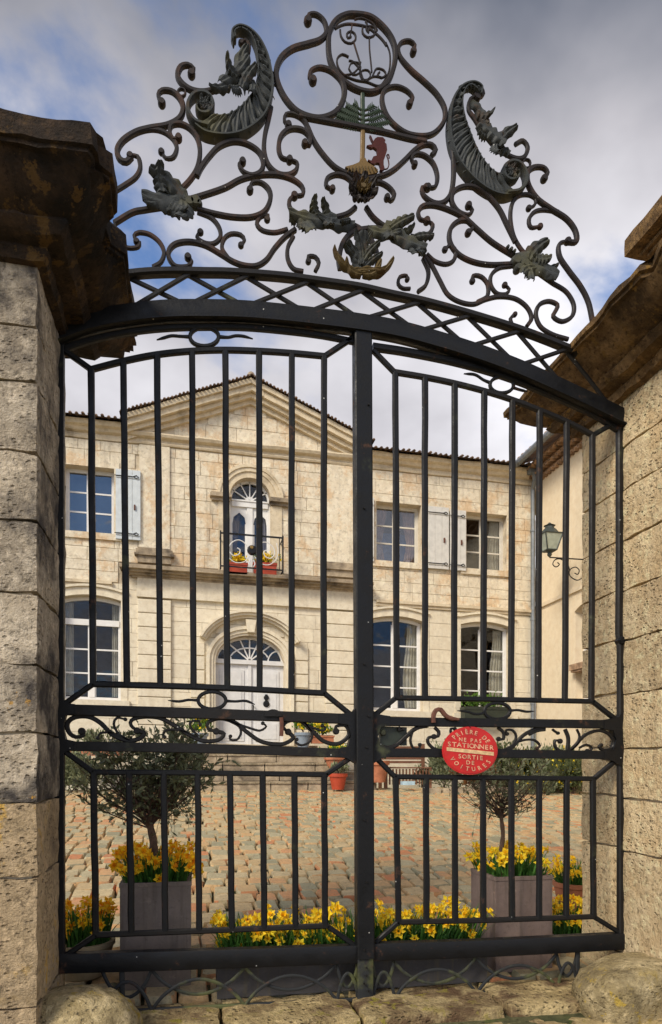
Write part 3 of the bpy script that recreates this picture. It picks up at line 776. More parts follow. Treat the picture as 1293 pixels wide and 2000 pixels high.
# windows
def window(w, rows, name_label, frame, glassm, transom=None, curtain=None, depth=.2, lab=None, parent=None, yb=None):
    x0, x1, z0, zs, r = w; y = (yb or YF) + depth; c = (x0+x1)/2; par = parent or HOUSE
    f = MB(); t = .05
    f.box(x0, x0+t, y-.02, y+.05, z0, zs); f.box(x1-t, x1, y-.02, y+.05, z0, zs); f.box(x0+t, x1-t, y-.02, y+.05, z0, z0+.07)
    n = 8; xs = [x0+t + (x1-x0-2*t)*i/n for i in range(n+1)]
    f.band([(x, top(w, x)-.07) for x in xs], [(x, top(w, x)+.01) for x in xs], y-.02, y+.05)
    f.box(c-.055, c+.055, y-.03, y+.04, z0+.07, top(w, c)-.07)
    lo = z0+.07; hi = zs-.06 if not transom else transom
    if transom: f.box(x0+t, c-.055, y-.04, y+.03, transom, transom+.12); f.box(c+.055, x1-t, y-.04, y+.03, transom, transom+.12)
    bars = [lo + (hi-lo)*k/rows for k in range(rows+1)]
    for (a, b) in ((x0+t, c-.055), (c+.055, x1-t)):
        f.box(a, a+.025, y, y+.03, lo, hi); f.box(b-.025, b, y, y+.03, lo, hi)
        for z_ in bars[1:-1]: f.box(a+.025, b-.025, y, y+.03, z_-.016, z_+.016)
    wo = f.build('window', frame, par, label=lab)
    for (a, b) in ((x0+t, c-.055), (c+.055, x1-t)):
        for k in range(rows):
            g = MB(); zt = bars[k+1]
            if k == rows-1 and not transom:
                g.prism([(a, bars[k]+.01), (b, bars[k]+.01), (b, top(w, b)-.06), ((a+b)/2, top(w, (a+b)/2)-.06), (a, top(w, a)-.06)], y+.012, y+.018)
            else: g.box(a, b, y+.012, y+.018, bars[k]+.01, zt-.01)
            g.build('pane', glassm, wo)
        if transom:
            g = MB(); g.prism([(a, transom+.11), (b, transom+.11), (b, top(w, b)-.06), ((a+b)/2, top(w, (a+b)/2)-.06), (a, top(w, a)-.06)], y+.012, y+.018); g.build('pane', glassm, wo)
    if curtain:
        mat, kind = curtain
        for s in (-1, 1):
            if kind == 'right' and s < 0: continue
            g = MB(); n = 14; edge = x0+t if s < 0 else x1-t; zt = zs; vs = []; K = 8
            for j in range(K+1):
                v = j/K; zz = z0+.1 + (zt-z0-.12)*v
                wd = {'tied': .17+.20*abs(v-.35)**.9, 'right': .26+.05*math.sin(v*5), 'side': .16}[kind]
                for i in range(n+1):
                    u = i/n; vs.append((edge - s*wd*u, y+.12 + .02*math.sin(u*26), zz))
            fs = [(j*(n+1)+i, j*(n+1)+i+1, (j+1)*(n+1)+i+1, (j+1)*(n+1)+i) for j in range(K) for i in range(n)]
            g.add(vs, fs); g.build('curtain', mat, wo, True)
    return wo
window(W['low_left'], 3, '', M['white'], M['glass_low'], transom=3.88, curtain=(M['curtain_w'], 'side'), lab='white mullioned window with a transom light')
window(W['far_low'], 3, '', M['white'], M['glass'], transom=3.88)
window(W['up_left'], 3, '', M['greywhite'], M['mirror'], lab='grey-white window reflecting clouds')
window(W['far_up'], 3, '', M['greywhite'], M['mirror'])
window(W['up_mid'], 3, '', M['creamframe'], M['glass'], curtain=(M['curtain_p'], 'tied'), lab='cream window with pink tied curtains')
window(W['up_right'], 3, '', M['creamframe'], M['glass'], curtain=(M['curtain_w'], 'right'), lab='cream window with one white curtain')
window(W['low_mid'], 4, '', M['white'], M['glass_low'], curtain=(M['curtain_w'], 'right'))
window(W['low_right'], 4, '', M['white'], M['glass_low'], curtain=(M['curtain_w'], 'right'))
bw = [o for o in HOUSE.children if o.get('label') == 'cream window with pink tied curtains'][0]
m = MB(); m.box(3.92, 4.82, YF+.40, YF+.405, 5.62, 6.35); m.build('blue_backing', M['blue_backing'], bw)  # added blue sheet behind the lower panes, giving them their blue
# arched french window
def arched_window():
    y = YF+.17; f = MB(); c = 1.15; hw = .43
    f.band(arch_pts(c, hw-.05, 6.68, .38, 5.1), arch_pts(c, hw, 6.68, .43, 5.1), y-.02, y+.05)
    f.box(c-.38, c+.38, y-.05, y+.04, 6.55, 6.66); f.box(c-.42, c+.42, y-.07, y+.03, 6.66, 6.69)
    for a in (30, 60, 90, 120, 150):
        d = Vector((math.cos(R(a)), 0, math.sin(R(a)))); p = Vector((c, y, 6.69))
        f.obox(p + d*.22, d*.20, (0, .02, 0), Vector((-d.z, 0, d.x))*.011)
    f.prism([(c+.10*math.cos(R(a)), 6.69+.10*math.sin(R(a))) for a in range(0, 181, 20)], y-.01, y+.03)
    f.box(c-.06, c+.06, y-.03, y+.04, 5.1, 6.55)
    for s in (-1, 1):                                # shaped openings of the two leaves
        a, b = c+s*.06, c+s*.38; x = lambda t: a + (b-a)*t
        f.prism(sorted_ccw([(x(0), 6.55), (x(1), 6.55), (x(1), 6.20), (x(.86), 6.34), (x(.5), 6.44), (x(.14), 6.34), (x(0), 6.20)]), y, y+.03) if False else None
        for P in ([(x(0), 6.55), (x(.5), 6.55), (x(.5), 6.44), (x(.14), 6.34), (x(.06), 6.20), (x(0), 6.20)], [(x(.5), 6.55), (x(1), 6.55), (x(1), 6.20), (x(.94), 6.20), (x(.86), 6.34), (x(.5), 6.44)]):
            f.prism(P if s < 0 else P[::-1], y, y+.03)
        f.box(min(x(0), x(.12)), max(x(0), x(.12)), y, y+.03, 5.1, 6.20); f.box(min(x(.94), x(1)), max(x(.94), x(1)), y, y+.03, 5.1, 6.2)
        f.box(min(x(.12), x(.94)), max(x(.12), x(.94)), y, y+.03, 5.1, 5.35)
    w = f.build('window', M['white'], HOUSE, label='arched white french window with shaped panes behind the balcony')
    for s in (-1, 1):
        g = MB(); a, b = sorted((c+s*.07, c+s*.37)); g.box(a, b, y+.012, y+.018, 5.3, 6.52); g.build('pane', M['glass_low'], w)
        g = MB(); g.box(a, b, y+.16, y+.165, 5.1, 6.5); g.build('blue_backing', M['blue_backing'], w)  # blue sheet added behind each leaf to make its glass look blue
        g = MB(); e = 1.15+s*.38; vs = [(e - s*(.10+.14*abs(j/8-.3))*i/8, y+.12+.015*math.sin(i*2.4), 5.12+1.4*j/8) for j in range(9) for i in range(9)]
        g.add(vs, [(j*9+i, j*9+i+1, (j+1)*9+i+1, (j+1)*9+i) for j in range(8) for i in range(8)]); g.build('curtain', M['curtain_l'], w, True)
    for k in range(6):
        a0, a1 = R(30*k+2), R(30*k+28)
        g = MB(); g.prism([(c, 6.70)] + [(c+.39*math.cos(a0+(a1-a0)*j/3), 6.69+.39*math.sin(a0+(a1-a0)*j/3)) for j in range(4)], y+.012, y+.018); g.build('pane', M['glass_low'], w)
def sorted_ccw(p): return p
arched_window()
# front door
dm = MB(); y = YF+.20
for s in (-1, 1):
    a, b = sorted((1.15+s*.012, 1.15+s*.72)); dm.box(a, b, y, y+.06, 1.52, 3.24)
DOOR = dm.build('door', M['greywhite'], HOUSE, label='pale grey panelled double door under a fanlight')
m = MB()
for s in (-1, 1):
    for (z0, z1) in ((1.62, 2.05), (2.15, 3.12)):
        a, b = sorted((1.15+s*.12, 1.15+s*.62)); m.box(a, b, y-.02, y, z0, z1); m.box(a+.05, b-.05, y-.032, y-.02, z0+.05, z1-.05)
m.box(1.115, 1.185, y-.035, y, 1.52, 3.24); m.box(.43, 1.87, y-.07, y+.02, 3.24, 3.33)
m.build('door_panel', M['greywhite'], DOOR)
m = MB(); m.disc((1.50, 2.55), .055, y-.07, y-.03); m.disc((1.50, 2.42), .07, y-.06, y-.03); m.box(1.475, 1.525, y-.065, y-.03, 2.40, 2.62); m.build('knocker', M['iron'], DOOR)
m = MB(); m.tube([(1.22, y-.03, 2.38), (1.22, y-.09, 2.38), (1.22, y-.09, 2.22)], .014, 6); m.build('door_handle', M['iron'], DOOR)
m = MB()
m.band(arch_pts(1.15, .67, 3.30, .47, 3.30)[1:-1], arch_pts(1.15, .72, 3.28, .54, 3.28)[1:-1], y-.02, y+.04)
for a in (38, 65, 90, 115, 142):
    d = Vector((math.cos(R(a)), 0, math.sin(R(a)))); L_ = 1/math.sqrt((d.x/.68)**2 + (d.z/.49)**2)
    m.obox(Vector((1.15, y, 3.32)) + d*L_*.5, d*L_*.5, (0, .018, 0), Vector((-d.z, 0, d.x))*.014)
def arcband(m, cx, cz, rx, rz, a0, a1, t, y0, y1, n=10):
    A = [(cx+rx*math.cos(R(a0+(a1-a0)*i/n)), cz+rz*math.sin(R(a0+(a1-a0)*i/n))) for i in range(n+1)]
    B = [(cx+(rx+t)*math.cos(R(a0+(a1-a0)*i/n)), cz+(rz+t)*math.sin(R(a0+(a1-a0)*i/n))) for i in range(n+1)]
    m.band(B, A, y0, y1)
arcband(m, 1.15, 3.32, .40, .26, 20, 160, .028, y-.015, y+.02)
for s in (-1, 1): arcband(m, 1.15+s*.60, 3.30, .20, .24, 0, 180, .026, y-.016, y+.02)
fan = m.build('fanlight', M['white'], HOUSE)
m = MB(); m.prism([(1.15+.69*math.cos(math.pi*i/16), 3.31+.5*math.sin(math.pi*i/16)) for i in range(17)], y+.022, y+.028); m.build('pane', M['glass_low'], fan)
# shutters
def shutter(x0, x1, z0, z1, mat, lab=None):
    m = MB(); n = 3; w = (x1-x0)/n
    for i in range(n): m.cblock(x0+i*w+.002, x0+(i+1)*w-.002, YF-.10, YF-.065, z0, z1, .004)
    o = m.build('shutter', mat, HOUSE, label=lab)
    for z_ in (z0+.09, z1-.16):
        b = MB(); b.box(x0+.01, x1-.01, YF-.116, YF-.10, z_-.01, z_+.055); b.build('shutter_batten', mat, o)
        b = MB(); b.tube([(x0-.02, YF-.125, z_+.02), (x1-.14, YF-.125, z_+.02), (x1-.08, YF-.125, z_+.05), (x1-.04, YF-.125, z_+.02), (x1-.08, YF-.125, z_-.01), (x1-.14, YF-.125, z_+.02)], .008, 5); b.build('hinge', M['iron'], o)
    b = MB(); b.box(x1-.13, x1-.10, YF-.13, YF-.10, (z0+z1)/2-.1, (z0+z1)/2); b.build('shutter_latch', M['rusty'], o)
shutter(-1.545, -1.06, 5.60, 7.0, M['shutter'], 'pale blue shutter folded back beside the upper left window')
shutter(3.36, 3.80, 5.55, 6.92, M['shutter2']); shutter(5.02, 5.50, 5.50, 6.86, M['shutter2']); shutter(5.53, 5.90, 5.50, 6.83, M['shutter2'])
shutter(-3.10, -2.60, 5.60, 7.0, M['shutter'])
# balcony railing
B = MB(); yb = YF-.44
B.box(.52, 1.78, yb-.015, yb+.015, 5.76, 5.79); B.box(.52, 1.78, yb-.012, yb+.012, 5.10, 5.125)
for s in (-1, 1):
    x = 1.15+s*.63; B.box(x-.014, x+.014, yb-.014, yb+.014, 5.05, 5.82); B.box(x-.010, x+.010, yb, YF, 5.76, 5.785); B.box(x-.010, x+.010, yb, YF, 5.10, 5.12)
    B.box(x-s*.07-.007, x-s*.07+.007, yb-.007, yb+.007, 5.12, 5.76)
RAIL = B.build('balcony_railing', M['iron'], HOUSE, label='black iron balcony railing with white-grey scrolls and a round boss')
m = MB()
for s in (-1, 1):
    P = [(1.15+s*q, yb, zz) for q, zz in ((.06, 5.42), (.14, 5.60), (.28, 5.66), (.42, 5.58), (.46, 5.44), (.38, 5.34), (.27, 5.37), (.24, 5.46), (.30, 5.50))]
    m.tube(smooth_path(P, n=4), .011, 5)
    P = [(1.15+s*q, yb, zz) for q, zz in ((.05, 5.36), (.14, 5.24), (.26, 5.20), (.38, 5.22), (.50, 5.34), (.53, 5.50), (.50, 5.66))]
    m.tube(smooth_path(P, n=4), .010, 5)
    P = [(1.15+s*q, yb, zz) for q, zz in ((.03, 5.14), (.06, 5.20), (.03, 5.28))]
    m.tube(smooth_path(P, n=3), .012, 5)
m.build('scroll', M['greywhite'], RAIL, True)
m = MB(); m.disc((1.15, 5.47), .10, yb-.05, yb+.03, 16); m.build('boss', M['iron'], RAIL); m = MB(); m.disc((1.14, 5.52), .035, yb-.065, yb-.03, 10); m.build('boss_brass_stud', M['brass'], RAIL)  # small brass disc set above the centre of the dark boss
# corner rainwater pipe
m = MB(); m.tube([(7.42, YF-.30, 7.80), (7.46, YF-.25, 7.60), (7.50, YF-.08, 7.45), (7.50, YF-.08, 1.0)], .05, 8); m.box(7.30, 7.56, YF-.36, YF-.20, 7.72, 7.9)
for z_ in (6.5, 4.5, 2.6): m.lathe([(.06, 0), (.06, .05)], (7.50, YF-.08, z_), 8)
m.build('rainwater_pipe', M['pipe'], HOUSE, True)

# ------------------------------------------------------------ wing on the right
WING = empty('side_wing', (7.6, 6, .3), 'plain cream wing of the house at the right with a tiled genoise eave', 'building')
XW = 7.6; SHEAR[0] = 0
m = MB(); wy0, wy1 = 2.0, 10.98
wins = (XW, 8.05, 8.95, 2.3, 4.45)
for (a, b, c, d) in rects_minus([(wy0, wy1, -.3, 7.55)], (8.15, 9.30, 2.42, 4.35)): m.box(XW, XW+.35, a, b, c, d)
m.box(XW+.35, 13, wy0, wy0+.3, -.3, 7.55); m.box(12.7, 13, wy0+.3, wy1, -.3, 7.55); m.box(XW+.30, 13, wy0, wy1+2, 7.56, 7.65); m.box(XW+.36, XW+2, 7.5, 10.3, 1.6, 1.7)
m.build('wall', M['wing'], WING)
m = MB(); m.box(XW+1.2, XW+1.3, 7.4, 10.4, -.3, 7.5); m.build('inner_wall', M['roomback'], WING)
m = MB(); m.box(XW-.05, XW, wy0, wy1, 4.62, 4.70); m.build('string_course', M['wing'], WING)
for k, (o, z0) in enumerate(((.10, 7.50), (.20, 7.62), (.32, 7.74))):   # genoise: rows of canal tiles
    m = MB(); y = wy0
    m.box(XW-o+.05, XW+.3, wy0, wy1, z0-.005, z0+.075)
    while y < wy1-.1:
        canal(m, (XW-o, y, z0-.06), (.3, 0, 0), .07, (0, 0, 1)); y += .155
    m.build('genoise_row', M['tile2'], WING, True, kind='stuff')
m = MB(); y = wy0
m.add([(XW-.50, wy0, 7.86), (XW-.50, wy1, 7.86), (10.4, wy1, 8.95), (10.4, wy0, 8.95), (13.2, wy1, 7.9), (13.2, wy0, 7.9)], [(0,1,2,3), (3,2,4,5)])
while y < wy1:
    canal(m, (XW-.55+rb.uniform(-.03, .03), y, 7.84), (.7, 0, .25), .085, (0, 0, 1)); y += .17
m.build('roof_tile', M['tile2'], WING, True, kind='stuff')
m = MB(); m.tube([(XW-.58, wy0, 7.80), (XW-.58, wy1-.1, 7.80)], .07, 8); m.build('gutter', M['pipe'], WING, True)
m = MB(); n = 10
for i in range(n):
    a0, a1 = 8.15+1.15*i/n, 8.15+1.15*(i+1)/n; zt = lambda a: 4.22+.14*(1-((a-8.725)/.575)**2)
    m.add([(XW-.03, a0, zt(a0)), (XW-.03, a1, zt(a1)), (XW-.03, a1, zt(a1)+.16), (XW-.03, a0, zt(a0)+.16), (XW+.2, a0, zt(a0)), (XW+.2, a1, zt(a1)), (XW+.2, a1, zt(a1)+.16), (XW+.2, a0, zt(a0)+.16)],
          [(0,3,2,1), (0,1,5,4), (3,7,6,2), (4,5,6,7), (0,4,7,3), (1,2,6,5)])
m.build('window_arch', M['wing'], WING)
m = MB()
for (a, b, c, d) in ((8.15, 8.22, 2.42, 4.25), (9.22, 9.30, 2.42, 4.25), (8.69, 8.76, 2.42, 4.30), (8.22, 9.22, 2.42, 2.50), (8.22, 9.22, 3.3, 3.34)): m.box(XW+.18, XW+.24, a, b, c, d)
wf = m.build('window', M['white'], WING)
m = MB(); m.box(XW+.21, XW+.215, 8.2, 9.25, 2.46, 4.3); m.build('pane', M['mirror'], wf)
m = MB(); m.box(XW-.16, XW+.17, 8.2, 9.28, 3.02, 3.14); m.box(XW-.13, XW+.17, 8.22, 9.26, 2.98, 3.02); m.build('window_shelf', M['tile2'], WING, label='small orange tiled ledge across the wing window')

# ------------------------------------------------------------ steps up to the door
STEPS = empty('stone_steps', (1.15, 10, .6), 'weathered dark-edged stone steps rising to the front door', 'steps')
SX0, SX1 = -.4, 2.62; zb = zg(9.4); zt = 1.52; NS = 5
for i in range(NS):
    z0 = zb - .25 if i == 0 else zb + (zt-zb)*i/NS; z1 = zb + (zt-zb)*(i+1)/NS
    y0 = 9.40 + i*.31; xx1 = SX1 + .85 - .28*i if i < 3 else SX1 - .1*(i-3)
    x = SX0
    while x < xx1-.05:
        w = min(rb.uniform(.7, 1.1), xx1-x); w = xx1-x if xx1-x-w < .3 else w
        m = MB(); m.add([], []); rough_block(m, (x+.004, x+w-.004, y0+.025, 10.98, z0, z1-.045), .008, .11, i*7+x, .015); recentre(m.build('riser_stone', M['ledge'], STEPS, True))
        m = MB(); rough_block(m, (x+.003, x+w-.003, y0, 10.98 if i == NS-1 else y0+.36, z1-.05, z1), .008, .10, i*9+x, .015, 4); recentre(m.build('tread_stone', M['stepstone'], STEPS, True)); x += w
# ------------------------------------------------------------ wrought iron, all of it in the gate's own plane (Y = 0)
ZT = dict(A=(200, 0, 2.586), B=(500, 0, 3.2325), C=(700, 100, 2.586), D=(480, 330, 3.0786), T=(100, 1100, 2.0855), S=(720, 1170, 3.803), E=(1020, 1150, 4.736), F=(0, 1500, 1.796), H=(640, 1500, 1.98), P=(0, 0, 1))
def gp(t, p, Y=0.0):
    ox, oy, k = ZT[t]; v = onY(ox + p[0]/k, oy + p[1]/k, Y); return Vector((v.x, v.z))
def bar(mb, P, w, d=.024, yc=0.0, t0=1.0, t1=1.0, closed=False):
    """flat iron bar with chamfered edges swept along P (x, z)"""
    k = len(P); vs = []; fs = []
    for i, p in enumerate(P):
        if closed: t = P[(i+1) % k] - P[(i-1) % k]
        else: t = P[min(i+1, k-1)] - P[max(i-1, 0)]
        if t.length < 1e-9: t = Vector((1, 0))
        t.normalize(); n = Vector((-t.y, t.x)); u = i/(k-1)
        f = 1.0
        if u < .2: f = t0 + (1-t0)*u/.2
        if u > .8: f = t1 + (1-t1)*(1-u)/.2
        a = w*.5*f; b = a*(.55 if w < .04 else .86); D = d*.5*(.6+.4*f); E_ = D*(.62 if w < .04 else .88)
        for (s_, y) in ((-a, -E_), (-b, -D), (b, -D), (a, -E_), (a, E_), (b, D), (-b, D), (-a, E_)):
            q = p + n*s_; vs.append((q.x, yc+y, q.y))
    for i in range(k if closed else k-1):
        for j in range(8): fs.append((i*8+j, ((i+1) % k)*8+j, ((i+1) % k)*8+(j+1) % 8, i*8+(j+1) % 8))
    if not closed: fs.append(tuple(range(8))); fs.append(tuple((k-1)*8+j for j in range(7, -1, -1)))
    mb.add(vs, fs)
def scroll(par, t, pts, wpx, balls='', mat=None, d=.026, yc=0.0, name='scroll', br=1.0, taper=.62, step=.012):
    P = smooth_path([gp(t, p) for p in pts], step)
    m = MB(); w = wpx*PX
    bar(m, P, w, d, yc, taper if 's' in balls or 'S' in balls else 1, taper if 'e' in balls else 1)
    r = w*.78*br
    if 's' in balls: m.disc(P[0], r, yc-d*.66, yc+d*.66, 12)
    if 'e' in balls: m.disc(P[-1], r, yc-d*.66, yc+d*.66, 12)
    return m.build(name, mat or M['iron_top'], par, True)

TOPO = empty('iron_overthrow', (XC, 0, 3.3), 'curly wrought iron overthrow with leaves, monogram and palm tree rising above the double gate', 'gate crest')
for t, w, b, pts in (
 ('A', 22, 's', [(450,378),(462,352),(432,332),(396,342),(380,385),(402,425),(450,458),(510,468),(570,455),(630,425),(690,375),(722,320)]),
 ('A', 16, 's', [(700,222),(722,208),(740,235),(738,270),(724,300)]),
 ('A', 22, 's', [(300,522),(282,482),(302,458),(350,462),(392,498),(408,548),(390,598),(330,632),(240,648),(170,668),(105,710),(75,760),(88,805),(120,818),(148,792)]),
 ('A', 19, 's', [(140,790),(178,795),(192,850),(170,898),(120,935),(60,972)]),
 ('A', 18, 'e', [(170,668),(250,655),(310,668),(358,705),(376,750),(358,795),(320,800),(298,768)]),
 ('A', 20, 's', [(385,700),(358,705),(340,670),(350,635),(392,628),(440,650),(480,700),(493,770),(480,850),(440,915),(375,980)]),
 ('A', 20, 'e', [(478,895),(500,850),(540,795),(590,745),(660,720),(730,732),(790,772),(812,825),(800,872),(757,890),(712,872),(690,835),(708,822)]),
 ('A', 20, 'e', [(852,545),(838,610),(820,690),(817,770),(838,835),(885,878),(940,885),(978,862),(982,825),(945,810)]),
 ('A', 20, 'se', [(945,812),(905,800),(890,750),(903,692),(948,657),(1010,662),(1048,700),(1045,738),(1022,730)]),
 ('A', 21, 'e', [(420,1015),(520,985),(620,950),(700,908),(790,887),(880,885),(955,905),(1008,945),(1012,985),(970,992)]),
 ('A', 18, 's', [(968,988),(943,1020),(950,1058),(985,1085),(1030,1095)]),
 ('A', 20, 'e', [(480,1060),(560,1082),(660,1100),(755,1100),(820,1070),(848,1010),(840,962),(800,927),(755,930),(745,965)]),
 ('A', 18, 's', [(832,1110),(838,1090),(800,1095),(780,1130),(808,1165),(870,1176),(935,1160)]),
 ('A', 18, 'e', [(480,1070),(550,1100),(590,1150),(595,1200),(560,1230),(512,1225),(477,1195),(495,1172)]),
 ('A', 17, 's', [(172,1222),(160,1195),(185,1178),(240,1188),(290,1228),(312,1280),(295,1328),(255,1352)]),
 ('A', 15, 'e', [(95,1245),(140,1256),(180,1250),(188,1228),(172,1222)]),
 ('A', 20, 's', [(432,1300),(452,1322),(430,1345),(370,1345),(337,1305),(337,1265),(372,1232),(440,1222),(520,1240),(600,1285),(660,1322),(720,1342),(780,1343),(830,1312),(870,1255),(920,1200),(975,1160)]),
 ('A', 17, 's', [(700,1237),(718,1212),(698,1185),(650,1180),(615,1205),(605,1255),(640,1308)]),
 ('A', 18, '', [(965,1195),(937,1250),(937,1310),(965,1358),(1015,1372)]),
 ('A', 17, 'e', [(1075,1372),(1093,1332),(1075,1300),(1040,1298),(1040,1322)]),
 ('A', 20, '', [(60,1125),(150,1072),(215,1058),(300,1045)]),
 ('A', 24, 'se', [(1037,112),(1042,82),(1080,80),(1120,115),(1130,170),(1100,207),(1040,228),(960,252),(902,300),(877,370),(890,440),(935,520),(1000,578),(1095,602),(1178,572),(1218,500),(1213,425),(1160,368),(1100,347),(1055,362),(1045,395),(1062,412)]),
 ('B', 25, 'sS', [(205,790),(180,762),(190,722),(250,725),(310,770),(360,880),(420,970),(500,1055),(600,1105),(700,1125),(800,1108),(870,1072),(940,1010),(1000,950),(1055,915),(1108,915),(1135,950),(1108,982)]),
 ('B', 25, 'se', [(992,332),(1003,295),(970,265),(920,272),(897,312),(912,370),(980,450),(1060,520),(1140,600),(1190,690),(1185,770),(1130,840),(1060,863),(960,850),(880,800),(822,730),(795,640),(812,575),(880,552),(950,577),(990,625),(968,662)]),
 ('B', 28, '', [(270,738),(450,772),(640,808),(800,838),(960,878),(1075,900)]),
 ('B', 22, 'se', [(1000,1045),(980,1010),(1002,980),(1060,987),(1118,1040),(1143,1120),(1128,1185),(1070,1188)]),
 ('D', 22, 's', [(520,125),(485,108),(490,62),(540,38),(600,50),(650,92)]),
 ('D', 22, 'e', [(738,95),(800,80),(860,110),(893,155),(872,190),(850,172)]),
 ('D', 24, '', [(660,235),(620,268),(580,285),(500,305),(440,325)]),
 ('D', 24, '', [(722,230),(760,285),(810,330),(860,360),(900,395)]),
 ('D', 27, '', [(520,318),(620,332),(700,372),(765,450),(792,540),(786,620)]),
 ('D', 27, '', [(860,375),(790,362),(715,365),(640,385),(583,450),(560,540),(568,605)]),
 ('C', 20, 's', [(600,240),(628,218),(606,183),(560,178),(510,208)]),
 ('C', 19, 's', [(592,232),(562,248),(555,300),(585,345),(620,400),(680,478),(740,522),(800,546),(838,535),(853,490),(828,457),(790,475)]),
 ('C', 22, 's', [(936,648),(954,620),(930,592),(882,592),(852,622),(857,680),(900,748),(970,800),(1048,850),(1093,910),(1098,965),(1055,968)]),
 ('C', 21, 's', [(1055,962),(1013,978),(1015,1040),(1060,1110),(1120,1190),(1160,1270),(1182,1370)]),
 ('C', 18, 'e', [(1010,812),(940,802),(890,812),(862,850),(872,890),(918,885)]),
 ('C', 18, 's', [(860,795),(888,780),(895,750),(860,727),(810,732),(777,770),(767,840),(782,930),(820,1000),(865,1045)]),
 ('C', 20, 's', [(555,782),(575,808),(550,830),(500,810),(470,760),(482,712),(530,687),(590,692),(650,730),(710,800),(750,880),(792,965)]),
 ('C', 21, 'e', [(455,370),(470,450),(479,530),(480,640),(466,720),(430,765),(380,767),(330,730),(320,690),(350,690)]),
 ('C', 21, 's', [(345,858),(312,850),(302,815),(325,785),(380,780),(450,800),(530,840),(600,902),(680,970),(800,1045)]),
 ('C', 18, 's', [(345,858),(374,880),(360,920),(310,943),(262,935)]),
 ('C', 20, 's', [(555,917),(578,893),(558,860),(510,857),(467,895),(462,960),(500,1020),(570,1060),(660,1078),(775,1075)]),
 ('C', 18, 's', [(437,1002),(462,982),(492,1010),(480,1058),(440,1076),(385,1060),(345,1025)]),
 ('C', 19, '', [(330,1035),(370,1085),(410,1160),(450,1230),(510,1268),(580,1280),(640,1257),(710,1242),(790,1252),(850,1295),(873,1350),(850,1390)]),
 ('C', 15, 's', [(790,1330),(768,1350),(775,1378)]),
 ('C', 18, 's', [(575,1162),(578,1135),(620,1140),(653,1180),(650,1238),(600,1268)]),
 ('C', 17, 's', [(740,1180),(763,1202),(745,1226),(700,1222),(670,1180),(672,1130),(712,1095),(775,1085)]),
 ('C', 19, '', [(880,1100),(930,1135),(980,1170),(1050,1215),(1088,1280),(1080,1338),(1030,1365),(985,1340),(1000,1305),(1005,1280),(962,1263),(915,1280),(897,1330),(920,1390),(980,1430),(1060,1455)]),
 ('D', 20, '', [(1065,540),(1097,620),(1082,700),(1035,740)]),
 ('D', 17, 's', [(972,662),(968,640),(927,648),(918,690),(945,716),(990,718)]),
): scroll(TOPO, t, pts, w/ZT[t][2]*1.06, b, d=.030 if w > 19 else .022, yc=random.uniform(-.004, .004))
# the oval with its monogram
def curve_px(t, pts, closed=False, step=.012): return smooth_path([gp(t, p) for p in pts], step, closed)
m = MB(); OV = [(620,95),(720,112),(800,172),(858,250),(880,335),(868,430),(828,525),(760,578),(690,583),(600,550),(520,482),(470,390),(457,290),(466,200),(505,135),(560,102)]
bar(m, curve_px('B', OV, True), 9.2*PX, .034, closed=True); OVR = m.build('oval_ring', M['iron_top'], TOPO, True)
m = MB(); OV2 = [(820,270),(845,340),(842,440),(805,520),(770,545),(700,520),(630,508),(560,478),(520,430),(512,375),(545,345),(585,362)]
bar(m, curve_px('B', OV2), 3.2*PX, .014, t0=.6)
for pts, w in (([(498,188),(530,170),(575,158),(640,163),(700,178),(760,222),(800,262),(822,295)], 4.2), ([(605,165),(600,205),(592,238)], 2.6), ([(530,195),(535,235),(560,270),(600,280),(628,255),(622,220),(595,205),(572,222),(580,246),(600,238)], 3.4),
               ([(615,270),(630,320),(650,385),(655,410)], 2.6), ([(690,140),(700,160),(712,200)], 3), ([(672,180),(672,215),(700,242),(738,235),(757,205),(745,180),(715,172),(695,190),(712,212)], 3.6), ([(714,240),(716,320),(724,400),(730,462)], 2.6),
               ([(622,130),(660,120),(700,135),(740,160),(765,200)], 3), ([(585,440),(600,405),(640,402),(660,432),(648,470),(610,478),(585,440)], 2.6), ([(655,480),(670,452),(705,450),(722,478),(705,508),(672,508),(655,480)], 2.6),
               ([(735,485),(760,440),(805,450),(818,480),(790,498),(765,480),(780,462)], 3.2), ([(585,390),(610,395),(650,440),(680,520)], 2.6), ([(560,480),(610,470),(650,430),(660,400)], 2.6), ([(690,520),(740,490),(790,495)], 3)):
    bar(m, curve_px('B', pts), w*PX, .012, yc=-.004)
m.build('monogram', M['iron_top'], OVR, True, label='thin interlaced curling monogram inside the oval')
# palm tree and lion emblems
m = MB(); bar(m, curve_px('B', [(672,585),(673,700),(674,800)]), 8*PX, .02); PALM = m.build('palm_emblem', M['palm'], TOPO, True, label='green flat iron palm crown on an ochre trunk')
m = MB(); bar(m, curve_px('B', [(674,800),(673,930),(670,1010),(665,1045)]), 8.5*PX, .022); m.build('palm_trunk', M['trunkgold'], PALM, True)
m = MB()
m.prism([tuple(gp('B', p)) for p in ((560,1068),(610,1055),(645,1040),(665,1010),(685,1012),(700,1040),(735,1062),(765,1085),(762,1105),(700,1120),(620,1105))][::-1], -.016, .012)
m.build('mound', M['trunkgold'], PALM, False)
m = MB()
for k in range(9):
    a = gp('B', (585+k*20, 1068+abs(k-4)*2)); b = gp('B', (572+k*24, 1108)); bar(m, [a, a.lerp(b, .5), b], 1.6*PX, .008, yc=-.02)
m.build('root', M['gilt'], PALM)
